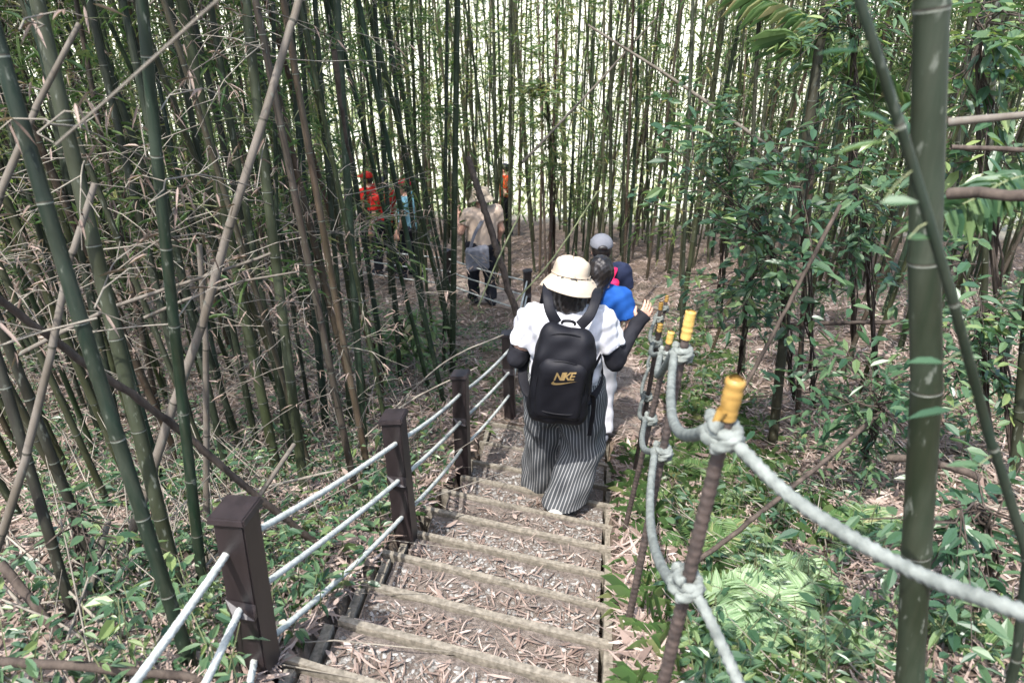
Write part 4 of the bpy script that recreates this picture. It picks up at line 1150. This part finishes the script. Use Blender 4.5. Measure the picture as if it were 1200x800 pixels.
def bucket_hat(c, m, parent, r=.105, brim=.155, h=.085, tilt=(0, 0), seed=0, name='hat'):
    pr = [(brim, -.062), (brim * .90, -.034), (r * 1.06, .004), (r, .012), (r * .98, .045), (r * .92, h * .82), (r * .78, h), (r * .45, h + .010), (.001, h + .013)]
    inn = [(.001, h + .004), (r * .74, h - .008), (r * .9, .02), (brim * .88, -.038), (brim, -.066)]
    P = spline(np.array([(a, b, 0) for a, b in pr]), 5)[:, :2]
    V, F = lathe(np.concatenate([P[::1], inn, pr[:1]]), 56, 1, 1.12)
    rg = np.random.default_rng(seed); a = np.arctan2(V[:, 1], V[:, 0]); rad = np.hypot(V[:, 0], V[:, 1])
    wv = sum(rg.normal(0, .006) * np.cos(k * a + rg.uniform(0, 6)) for k in (2, 3, 4, 5))
    V[:, 2] += wv * np.clip((rad - r * .8) / (brim - r * .8), 0, 1) + .004 * np.sin(a * 5 + V[:, 2] * 60) * (V[:, 2] > .02)
    V[:, 0] *= 1 + .025 * np.sin(3 * a + 40 * V[:, 2]) * (V[:, 2] > .01)
    o = link(name, np_mesh(name, V, F, m), parent); o.location = c; o.rotation_euler = (tilt[0], tilt[1], .3)
    bm_ = MB()
    th = np.linspace(0, 2 * math.pi, 57)
    V, F = tube(np.stack([r * 1.045 * np.cos(th), r * 1.045 * 1.12 * np.sin(th), np.full(57, .016)], 1), .0028, 5, False); bm_.add(V, F)
    link('hat_band', bm_.mesh('hat_band', m), o)
    return o

def ribbon(P, w, t, side):
    """flat webbing along P; side = direction of its width"""
    P = spline(np.array(P, float), 10); T = unit(np.gradient(P, axis=0)); S = np.broadcast_to(np.array(side, float), P.shape)
    S = unit(S - T * (S * T).sum(1)[:, None]); Nn = np.cross(T, S)
    c = [(-.5, -.3), (-.5, .3), (-.42, .5), (.42, .5), (.5, .3), (.5, -.3), (.42, -.5), (-.42, -.5)]
    V = np.stack([P + S * w * a + Nn * t * b for a, b in c], 1); n = len(P); k = len(c); V = V.reshape(-1, 3)
    i = np.arange(n - 1)[:, None] * k; j = np.arange(k)[None]; j2 = (j + 1) % k
    F = np.stack([i + j, i + j2, i + k + j2, i + k + j], -1).reshape(-1, 4)
    e = (n - 1) * k
    F = np.concatenate([F, [[0, 3, 2, 1], [0, 5, 4, 3], [0, 7, 6, 5], [e, e + 1, e + 2, e + 3], [e, e + 3, e + 4, e + 5], [e, e + 5, e + 6, e + 7]]])
    return V, F

LO, HI = (-.62, -.55, -.35), (.62, .62, 1.75)
def put(o, loc, yaw, s=1.):
    o.location = loc; o.rotation_euler = (0, 0, yaw); o.scale = (s, s, s)

def figure(lab, loc, yaw, height, h, shirt, pants, w=1., larm=None, rarm=None, lfoot=(-.09, .10, 0), rfoot=(.09, -.08, 0), hair='short', shirt_len=.80, sleeve=.62, wide=1., legm=None, hand_curl=.35, hand_h=True, headyaw=0., headtilt=-.1, shoes='dark_pants', grp=None):
    """one hiker in metres for a 1.6 m body, x right, y forward; arms are (shoulder, elbow, wrist, finger direction)"""
    larm = larm or ((-.185 * w, 0, 1.285), (-.235 * w, -.03, 1.03), (-.22 * w, .08, .83), (0, .15, -1))
    rarm = rarm or ((.185 * w, 0, 1.285), (.235 * w, -.03, 1.03), (.22 * w, .08, .83), (0, .15, -1))
    F = Field(LO, HI, h)
    F.rc((0, 0, .90), (0, 0, 1.22), .135, .145, .05, (1.12 * w, .78 * w, 1)); F.rc((-.13 * w, -.005, 1.285), (.13 * w, -.005, 1.285), .062, .062, .06)
    F.rc((0, -.012, 1.28), (0, .01, 1.42), .056, .05, .05)
    g = head(F, (0, .02, 1.478), headyaw, headtilt)
    hips = ((-.085 * w, 0, .86), (.085 * w, 0, .86)); knees = []
    for sx, hp, ft in ((-1, hips[0], lfoot), (1, hips[1], rfoot)):
        hp, ft = np.array(hp), np.array(ft, float); an = ft + np.array([0, 0, .08])
        kn = (hp + an) / 2 + np.array([0, .05, 0]) ; knees.append(kn)
        F.rc(hp, kn, .092 * w, .06, .05); F.rc(kn, an, .058, .038, .03); F.rc(an + [0, -.01, -.03], an + [0, .15, -.045], .034, .03, .03)
    for arm, sd in ((larm, -1), (rarm, 1)):
        a, e, wr, dr = [np.array(q, float) for q in arm]
        F.rc(a, e, .052 * w, .04, .04); F.rc(e, wr, .041, .027, .015)
        hand(F, wr + unit(dr) * .012, dr, np.array([sd * .8, -.4, .1]) if abs(unit(dr)[2]) > .6 else np.array([0, -.6, .8]), hand_curl, side=sd, r=max(.0078, h * .95))
    body = obj_of('person', F, M['skin'], None); body['label'] = lab; body['category'] = 'person'
    if grp: body['group'] = grp
    put(body, loc, yaw, height / 1.6)
    # shirt
    F = Field(LO, HI, h)
    F.rc((0, 0, shirt_len + .08), (0, 0, 1.20), .165, .160, .05, (1.10 * w, .82 * w, 1)); F.rc((-.14 * w, -.006, 1.285), (.14 * w, -.006, 1.285), .076, .076, .07)
    for arm in (larm, rarm):
        a, e = np.array(arm[0], float), np.array(arm[1], float); q = a + (e - a) * sleeve
        F.rc(a, a + (e - a) * (sleeve + .15), .073 * w, .068, .05, cuts=((q, e - a),))
        if sleeve >= 1: F.rc(e, np.array(arm[2]) * .9 + e * .1, .052, .042, .03)
    F.cut((0, 0, shirt_len), (0, 0, -1)); F.ell((0, .015, 1.40), (.075, .078, .085), .01, -1)
    obj_of('shirt', F, M[shirt], body, .006, 32, len(lab))
    F = Field(LO, HI, h)
    F.rc((0, 0, .98), (0, 0, .86), .135, .152, .05, (1.15 * w, .86 * w, 1))
    axes = []
    for sx, hp, kn, ft in ((-1, hips[0], knees[0], lfoot), (1, hips[1], knees[1], rfoot)):
        hp = np.array(hp); ft = np.array(ft, float); hem = ft + np.array([0, -.005, .09])
        F.rc(hp, kn, .115 * w, .082 * wide, .05); F.rc(kn, hem, .082 * wide, .068 * wide, .03, cuts=((hem, hem - kn),)); axes.append((hp, kn, hem))
    F.cut((0, 0, 1.0), (0, 0, 1))
    obj_of('trousers', F, M[pants], body, .007, 26, 2. + len(lab), .5)
    for ft in (lfoot, rfoot):
        F = Field(np.array(ft) - [.09, .12, .05], np.array(ft) + [.09, .26, .15], h); ft = np.array(ft, float)
        F.rc(ft + [0, -.035, .045], ft + [0, .15, .035], .046, .042, .03); F.cut(ft + [0, 0, .004], (0, 0, -1)); obj_of('shoe', F, M[shoes], body)
    if hair == 'short':
        F = Field((-.2, -.2, 1.2), (.2, .25, 1.7), h); F.ell((0, -.005, 1.50), (.088, .104, .104), .02); F.cut((0, .045, 1.47), (0, 1, -.6)); F.cut((0, 0, 1.425), (0, 0, -1)); obj_of('hair', F, M['hair'], body)
    return body

# --- the woman in front: white shirt, striped wide trousers
def hero_woman(loc, yaw):
    h = .007; w = 1.24
    lar = [np.array(q, float) for q in ((-.205, 0, 1.275), (-.285, -.02, 1.05), (-.225, .19, .99), (.2, 1, .05))]
    rar = [np.array(q, float) for q in ((.205, 0, 1.275), (.285, -.02, 1.055), (.40, .13, 1.20), (.55, .30, .72))]
    lf, rf = np.array((-.125, .30, -.14)), np.array((-.03, -.125, .012))
    F = Field(LO, HI, h)
    F.rc((0, 0, .90), (0, 0, 1.20), .15, .15, .05, (1.2, .9, 1)); F.rc((-.15, -.005, 1.275), (.15, -.005, 1.275), .068, .068, .06)
    F.rc((0, -.012, 1.28), (0, .012, 1.42), .06, .054, .05)
    head(F, (.01, .03, 1.475), -.15, -.22)
    hips = (np.array((-.10, 0, .84)), np.array((.10, 0, .84))); kn = (np.array((-.12, .17, .44)), np.array((.13, .06, .43)))
    for hp, k, ft in zip(hips, kn, (lf, rf)):
        an = ft + [0, 0, .08]; F.rc(hp, k, .11, .065, .05); F.rc(k, an, .062, .04, .03); F.rc(an + [0, -.01, -.03], an + [0, .15, -.045], .034, .03, .03)
    for arm, sd, n in ((lar, -1, (-.6, -.2, .7)), (rar, 1, (.35, -.95, .1))):
        a, e, wr, dr = arm; F.rc(a, e, .06, .048, .04); F.rc(e, wr, .048, .031, .015)
        hand(F, wr + unit(dr) * .012, dr, n, .42 if sd > 0 else .5, r=.0088, side=sd, spread=.16)
    body = obj_of('person', F, M['skin'], None)
    body['label'] = 'hiker seen from behind in white T-shirt, striped wide trousers and beige bucket hat'; body['category'] = 'person'
    put(body, loc, yaw)
    # T-shirt
    F = Field(LO, HI, h)
    F.rc((0, 0, .92), (0, -.005, 1.19), .178, .170, .05, (1.18, .95, 1)); F.rc((-.155, -.006, 1.272), (.155, -.006, 1.272), .085, .085, .08)
    for a, e, *_ in (lar, rar):
        q = a + (e - a) * .62; F.rc(a, a + (e - a) * .85, .083, .080, .05, cuts=((q, e - a),))
    F.cut((0, 0, .80), (0, 0, -1)); F.ell((.003, .02, 1.405), (.082, .085, .095), .01, -1)
    sh = obj_of('shirt', F, M['white_cotton'], body, .0095, 40, 3.1, .75)
    th = np.linspace(0, 2 * math.pi, 49)
    V, Q = tube(np.stack([.003 + .084 * np.cos(th), .018 + .082 * np.sin(th), 1.352 - .012 * np.sin(th)], 1), .007, 8, False)
    m_g = cloth('green_trim', (.10, .32, .22)); link('collar', np_mesh('collar', V, Q, m_g), sh)
    # black arm sleeves
    for a, e, wr, dr in (lar, rar):
        F = Field(LO, HI, h); s0 = a + (e - a) * (.56 if a[0] > 0 else .70); F.rc(s0, e, .064, .057, .02, cuts=((s0, a - e),)); F.rc(e, wr, .056, .038, .02); F.rc(wr, wr + unit(dr) * .10, .040, .046, .02, (1, 1, 1), cuts=((wr + unit(dr) * .088, dr),))
        obj_of('arm_sleeve', F, M['black_knit'], body, .002, 60, 1.)
    # trousers
    F = Field(LO, HI, h)
    F.rc((0, 0, 1.0), (0, 0, .82), .165, .19, .05, (1.14, .92, 1))
    hems = (np.array((-.135, .27, .005 - .05)), np.array((.028, -.025, .10))); ax = []
    for hp, k, hm in zip(hips, kn, hems):
        k2 = k.copy(); F.rc(hp, k2, .145, .125, .05); F.rc(k2, hm + (hm - k2) * .12, .126, .140, .03, cuts=((hm, (0, .12, -1)),)); ax.append((hp, k2, hm))
    F.cut((0, 0, 1.02), (0, 0, 1))
    def stripe(V):
        out = np.zeros(len(V)); best = np.full(len(V), 9.)
        for s_, (hp, k, hm) in zip((0, .31), ax):
            zz = V[:, 2]; zk = np.array([hm[2] - .1, hm[2], k[2], hp[2], 1.1])
            cx = np.interp(zz, zk, [hm[0], hm[0], k[0], hp[0], hp[0]]); cy = np.interp(zz, zk, [hm[1], hm[1], k[1], hp[1], hp[1]])
            dd = np.hypot(V[:, 0] - cx, V[:, 1] - cy); ang = np.arctan2(V[:, 0] - cx, -(V[:, 1] - cy)); u = ang * .145 / .0225 + s_
            t = dd < best; out[t] = u[t]; best[t] = dd[t]
        return out + 200
    obj_of('trousers', F, M['stripes'], body, .013, 20, 1.7, .4, stripe)
    for ft, nm in ((lf, 0), (rf, 1)):
        F = Field(ft - [.1, .14, .05], ft + [.1, .28, .16], h); F.rc(ft + [0, -.045, .05], ft + [0, .15, .038], .05, .044, .03); F.cut(ft + [0, 0, .006], (0, 0, -1)); obj_of('shoe', F, M['rubber'], body)
    # bob of black hair
    F = Field((-.2, -.2, 1.25), (.22, .25, 1.7), h); F.ell((.01, .015, 1.49), (.100, .112, .112), .02); F.rc((.01, .005, 1.47), (.008, -.005, 1.392), .100, .094, .03, (1, .95, 1))
    F.cut((0, .075, 1.44), (0, 1, 0)); F.cut((0, 0, 1.362), (0, 0, -1)); obj_of('hair', F, M['hair'], body, .006, 90, .6, .12)
    hat = bucket_hat((.01, .035, 1.525), M['beige_cotton'], body, .103, .164, .092, (-.16, .17), 4)
    t_ = MB(); a0 = -.72
    V, Q = box_between((.118 * math.cos(a0) + .004, .13 * math.sin(a0), .030), (.118 * math.cos(a0 + .16) + .004, .13 * math.sin(a0 + .16), .030), .004, .016, 0, 3); t_.add(V, Q)
    link('hat_tag', t_.mesh('hat_tag', M['black_trim']), hat)
    return body
ww = np.array([.292, 3.80, 0]); 
zL = float(surf(ww[0] + .05, ww[1] - .06))
woman = hero_woman((ww[0], ww[1], zL + .008), R(-5)); woman.scale = (.93, .97, .975)

# --- her backpack
def backpack(body):
    o = link('backpack', None, label='black backpack with a gold logo on the back of the hiker in the white shirt', cat='backpack')
    o.matrix_world = Matrix.Translation(body.location) @ Matrix.Rotation(body.rotation_euler.z, 4, 'Z') @ Matrix.Translation((-.014, -.232, 1.055)) @ Matrix.Rotation(R(5), 4, 'Y') @ Matrix.Rotation(R(5), 4, 'X') @ Matrix.Diagonal((.94, 1, 1.12, 1))
    h = .006
    F = Field((-.26, -.22, -.34), (.26, .2, .34), h)
    F.box((0, 0, -.045), (.165, .078, .205), .065, .0); F.box((0, .012, .09), (.142, .062, .155), .06, .06); F.box((0, .01, -.20), (.16, .08, .06), .05, .04)
    bag = obj_of('bag_body', F, M['black_nylon'], o, .008, 22, .4, .5); V1 = np.array([v.co for v in bag.data.vertices])
    F = Field((-.26, -.25, -.34), (.26, .2, .34), h)
    F.box((0, -.070, -.055), (.128, .034, .150), .034, .0); F.box((0, -.062, .065), (.105, .030, .05), .03, .05); F.cut((0, -.055, 0), (0, 1, 0))
    pk = obj_of('front_pocket', F, M['black_nylon'], o, .0030, 30, 2.4, .3)
    # piping of the pocket seam, top arc, side seams and haul loop
    def pipe(pts, r, name='seam', par=o, mm='black_trim'):
        V, Q = tube(spline(np.array(pts, float), 8), r, 6); return link(name, np_mesh(name, V, Q, M[mm]), par)
    pipe([(-.13, -.068, -.10), (-.128, -.076, .02), (-.09, -.083, .095), (0, -.086, .118), (.09, -.083, .095), (.128, -.076, .02), (.13, -.068, -.10)], .0042, 'zip', pk)
    pipe([(-.128, -.082, -.150), (-.06, -.108, -.158), (.06, -.108, -.158), (.128, -.082, -.150)], .0035, 'zip', pk)
    pipe([(-.035, .06, .238), (-.03, .035, .262), (0, .028, .27), (.03, .035, .262), (.035, .06, .238)], .007, 'haul_loop')
    pipe([(-.150, -.055, -.2), (-.166, -.04, -.05), (-.150, -.03, .10), (-.105, -.03, .205), (0, -.035, .238), (.105, -.03, .205), (.150, -.03, .10), (.166, -.04, -.05), (.150, -.055, -.2)], .004, 'zip')
    # logo laid on the pocket
    from mathutils.bvhtree import BVHTree
    me = pk.data; bv = BVHTree.FromPolygons([v.co[:] for v in me.vertices], [p.vertices[:] for p in me.polygons])
    cu = bpy.data.curves.new('t', 'FONT'); cu.body = 'NIKE'; cu.size = .058; cu.shear = .35; cu.offset = .0016; cu.space_character = .80; cu.align_x = 'CENTER'
    to = bpy.data.objects.new('t', cu); tm = bpy.data.meshes.new_from_object(to); bpy.data.objects.remove(to)
    bmt = bmesh.new(); bmt.from_mesh(tm)
    sw = [(1, .36), (.62, .18), (.36, .06), (.20, .01), (.09, .02), (.02, .09), (.01, .19), (.06, .32), (.13, .43), (.105, .30), (.13, .22), (.20, .19), (.34, .205), (.6, .265)]
    vs = [bmt.verts.new((-.066 + x * .142, -.030 + y * .062, 0)) for x, y in sw]; bmt.faces.new(vs)
    for v in bmt.verts: v.co.y -= .0
    bmesh.ops.triangulate(bmt, faces=bmt.faces[:]); bmesh.ops.subdivide_edges(bmt, edges=bmt.edges[:], cuts=2)
    c5, s5 = math.cos(.10), math.sin(.10)
    for v in bmt.verts:
        x, z = v.co.x * c5 - v.co.y * s5 + .008, v.co.x * s5 + v.co.y * c5 + .035
        hitp = bv.ray_cast(Vector((x, -.3, z)), Vector((0, 1, 0)))[0]; v.co = (x, (hitp.y if hitp else -.1) - .0015, z)
    bmesh.ops.recalc_face_normals(bmt, faces=bmt.faces[:])
    lm = bpy.data.meshes.new('logo'); bmt.to_mesh(lm); bmt.free(); lm.materials.append(M['gold']); link('logo', lm, pk)
    # straps over the shoulders, in the frame of the bag
    for sx in (-1, 1):
        V, Q = ribbon([(sx * .060, .055, .235), (sx * .105, .075, .285), (sx * .128, .13, .330), (sx * .135, .215, .343), (sx * .135, .30, .31), (sx * .14, .375, .20), (sx * .155, .40, .06), (sx * .20, .33, -.06), (sx * .222, .20, -.13), (sx * .19, .075, -.16), (sx * .15, .03, -.17)], .054, .012, (1, 0, 0))
        link('strap', np_mesh('strap', V, Q, M['black_nylon']), o)
    V, Q = ribbon([(.165, .00, -.10), (.192, .03, -.13), (.205, .035, -.2), (.207, .03, -.30), (.206, .025, -.36)], .026, .003, (1, .1, 0)); link('strap_tail', np_mesh('strap_tail', V, Q, M['black_trim']), o)
    V, Q = ribbon([(.150, .01, .02), (.176, .03, .05), (.20, .07, .09)], .020, .003, (0, .4, 1)); link('strap_tail', np_mesh('strap_tail', V, Q, M['black_trim']), o)
backpack(woman)

# --- the girl in blue
gx = at_y(695, 480, 5.15)[0]; gl = (gx, 5.15, float(surf(gx, 5.15)) + .01)
girl = figure('child with long black hair in a blue T-shirt and white trousers', gl, R(-4), 1.46, .010, 'blue_cotton', 'white_cotton', .94, rarm=((.185, 0, 1.285), (.26, -.04, 1.05), (.215, .08, .86), (0, -.2, -1)), hair='none', wide=1.05, shoes='grey_cotton', sleeve=.72)
F = Field((-.25, -.3, .95), (.25, .25, 1.7), .009)
F.ell((0, .005, 1.50), (.098, .112, .112), .02, cuts=(((0, .07, 1.47), (0, 1, -.2)),)); F.rc((0, -.02, 1.46), (-.045, -.115, 1.33), .088, .06, .04, (1, .8, 1)); F.rc((-.045, -.115, 1.33), (-.075, -.135, 1.16), .060, .042, .03); F.rc((-.075, -.135, 1.16), (-.085, -.135, 1.09), .042, .015, .02)
obj_of('hair', F, M['hair'], girl, .004, 70, .2, .1)
bo = link('bottle', None, label='blue labelled water bottle in the right hand of the child in blue', cat='bottle')
s_ = 1.46 / 1.6; hp = Vector((.225, .055, .775)) * s_
bo.matrix_world = Matrix.Translation(gl) @ Matrix.Rotation(R(-4), 4, 'Z') @ Matrix.Translation(hp) @ Matrix.Rotation(R(25), 4, 'Y') @ Matrix.Rotation(R(15), 4, 'X')
pl = plain('clear_plastic', (.45, .55, .6), (.55, .65, .7), 20, .15, 0, spec=.6); lb = plain('bottle_label', (.01, .12, .42), (.05, .35, .65), 30, .4, 0); yl = plain('yellow_band', (.6, .5, .08), (.7, .6, .12), 30, .5, 0)
for nm, pr, mm in (('bottle_body', [(.001, -.11), (.030, -.108), (.033, -.10), (.033, .06), (.028, .08), (.014, .10), (.013, .112)], pl), ('label', [(.0335, -.085), (.0345, -.08), (.0345, .045), (.0335, .05)], lb), ('label_band', [(.0348, -.03), (.0352, -.028), (.0352, -.012), (.0348, -.01)], yl), ('cap', [(.015, .105), (.0165, .107), (.0165, .122), (.001, .124)], lb)):
    V, Q = lathe(pr, 24); link(nm, np_mesh(nm, V, Q, mm), bo)

# --- the hiker with the grey cap
cx = at_y(700, 380, 6.15)[0]; cl = (cx, 6.15, float(surf(cx, 6.15)) + .01)
capm = figure('hiker in a pale grey cap and dark navy top, ahead of the child in blue', cl, R(0), 1.50, .012, 'navy', 'dark_pants', 1.08)
def ball_cap(body, m, visor=True):
    F = Field((-.2, -.25, 1.35), (.2, .35, 1.75), .009); F.ell((0, .012, 1.535), (.102, .118, .095), .02, cuts=(((0, 0, 1.525), (0, 0, -1)),))
    if visor: F.rc((-.03, .125, 1.53), (.03, .125, 1.53), .062, .062, .01, (1, 1.2, .12))
    c = obj_of('cap', F, M[m], body); return c
cp = ball_cap(capm, 'grey_cotton')
F = Field((-.12, -.2, 1.4), (.12, 0, 1.65), .008); F.ell((0, -.10, 1.535), (.045, .02, .034), .005, cuts=(((0, 0, 1.53), (0, 0, -1)),)); obj_of('cap_gap', F, M['hair'], cp)
pb = link('shoulder_bag', None, label='bright pink bag on the back of the hiker in the grey cap', cat='bag')
pb.matrix_world = Matrix.Translation(cl) @ Matrix.Translation((.055, -.155, 1.06)) @ Matrix.Rotation(R(8), 4, 'Y')
F = Field((-.2, -.15, -.25), (.2, .15, .25), .009); F.box((0, 0, 0), (.075, .05, .15), .04, 0); obj_of('bag_body', F, M['pink'], pb, .003, 30, 1)
V, Q = ribbon([(0, .0, .14), (.03, .06, .20), (.04, .14, .20), (.04, .2, .1)], .03, .006, (1, 0, 0)); link('strap', np_mesh('strap', V, Q, M['pink']), pb)

# --- the hiker in the tan hat with a shoulder bag
hx, hy = at_y(566, 330, 10.45)[0], 10.45; hl = (hx, hy, float(ground(hx, hy)) + .02)
hatm = figure('hiker in a tan bucket hat and cream shirt at the bend of the path', hl, R(25), 1.70, .014, 'khaki', 'dark_pants', 1.12, larm=((-.19, 0, 1.285), (-.29, .02, 1.06), (-.26, .20, 1.20), (.1, .5, 1)), shirt_len=.84, sleeve=.55, hair='short')
bucket_hat((0, .02, 1.515), M['tan_cotton'], hatm, .11, .155, .09, (-.12, 0), 9)
sb = link('shoulder_bag', None, label='grey cloth shoulder bag hanging beside the hiker in the tan hat', cat='bag')
sb.matrix_world = Matrix.Translation(hl) @ Matrix.Rotation(R(25), 4, 'Z') @ Matrix.Translation((-.16, -.20, .80))
F = Field((-.3, -.2, -.3), (.3, .2, .3), .012); F.box((0, 0, 0), (.17, .06, .17), .05, 0); obj_of('bag_body', F, M['grey_cotton'], sb, .008, 20, 2)
V, Q = ribbon([(-.10, .02, .13), (-.02, .02, .35), (.16, .08, .56), (.30, .20, .62)], .045, .008, (1, 0, .3)); link('strap', np_mesh('strap', V, Q, M['grey_cotton']), sb)

# --- hikers half hidden by the culms
def far_person(px, Y, lab, yaw, hgt, shirt, pants, hatm_=None, kind='cap', w=1.05, lift=0):
    x = at_y(px, 250, Y)[0]; l = (x, Y, float(ground(x, Y)) + .02 + lift)
    p = figure(lab, l, yaw, hgt, .018, shirt, pants, w, sleeve=.62, hand_curl=.3)
    if hatm_ and kind == 'cap': ball_cap(p, hatm_)
    elif hatm_: bucket_hat((0, .02, 1.515), M[hatm_], p, .11, .15, .09, (0, 0), 2)
    return p
fp = far_person(478, 12.3, 'hiker in a maroon cap and pale blue top, seen between culms', R(70), 1.66, 'teal', 'dark_pants', 'maroon')
fp2 = far_person(449, 12.6, 'hiker in a red and black top walking between the culms', R(60), 1.70, 'red', 'dark_pants', None)
fp3 = far_person(434, 14.2, 'farthest hiker in red with a red cap, mostly hidden by culms', R(60), 1.62, 'red', 'dark_pants', 'red')
fp4 = far_person(592, 17.2, 'hiker in bright orange far beyond the tan-hatted one', R(80), 1.68, 'orange', 'dark_pants', None, w=.85)
# ------------------------------------------------------------------ light
SUN_EL, SUN_AZ = R(60), R(205)     # azimuth clockwise from +Y
w = bpy.data.worlds.new('World'); scene.world = w; w.use_nodes = True
nt = w.node_tree; bg = nt.nodes['Background']
sky = nt.nodes.new('ShaderNodeTexSky'); sky.sky_type = 'NISHITA'; sky.sun_disc = False
sky.sun_elevation = SUN_EL; sky.sun_rotation = SUN_AZ; sky.air_density = 1.2; sky.dust_density = 2.5; sky.ozone_density = 1.0
nt.links.new(sky.outputs[0], bg.inputs[0]); bg.inputs[1].default_value = .15
sd = np.array([math.sin(SUN_AZ) * math.cos(SUN_EL), math.cos(SUN_AZ) * math.cos(SUN_EL), math.sin(SUN_EL)])
ld = bpy.data.lights.new('sun', 'SUN'); ld.energy = 2.6; ld.angle = R(.6); ld.color = (1, .965, .93)
lo = bpy.data.objects.new('sun', ld); COL.objects.link(lo)
lo.rotation_euler = Vector(-sd).to_track_quat('-Z', 'Y').to_euler()
scene.view_settings.view_transform = 'Standard'; scene.view_settings.look = 'None'
scene.view_settings.exposure = 1.95; scene.view_settings.gamma = 1
scene.render.engine = 'CYCLES'
scene.cycles.max_bounces = 6; scene.cycles.diffuse_bounces = 3; scene.cycles.glossy_bounces = 2
scene.cycles.transmission_bounces = 4; scene.cycles.transparent_max_bounces = 4
scene.cycles.use_denoising = True
scene.cycles.caustics_reflective = False; scene.cycles.caustics_refractive = False
print('script time', round(time.time() - T0, 1))
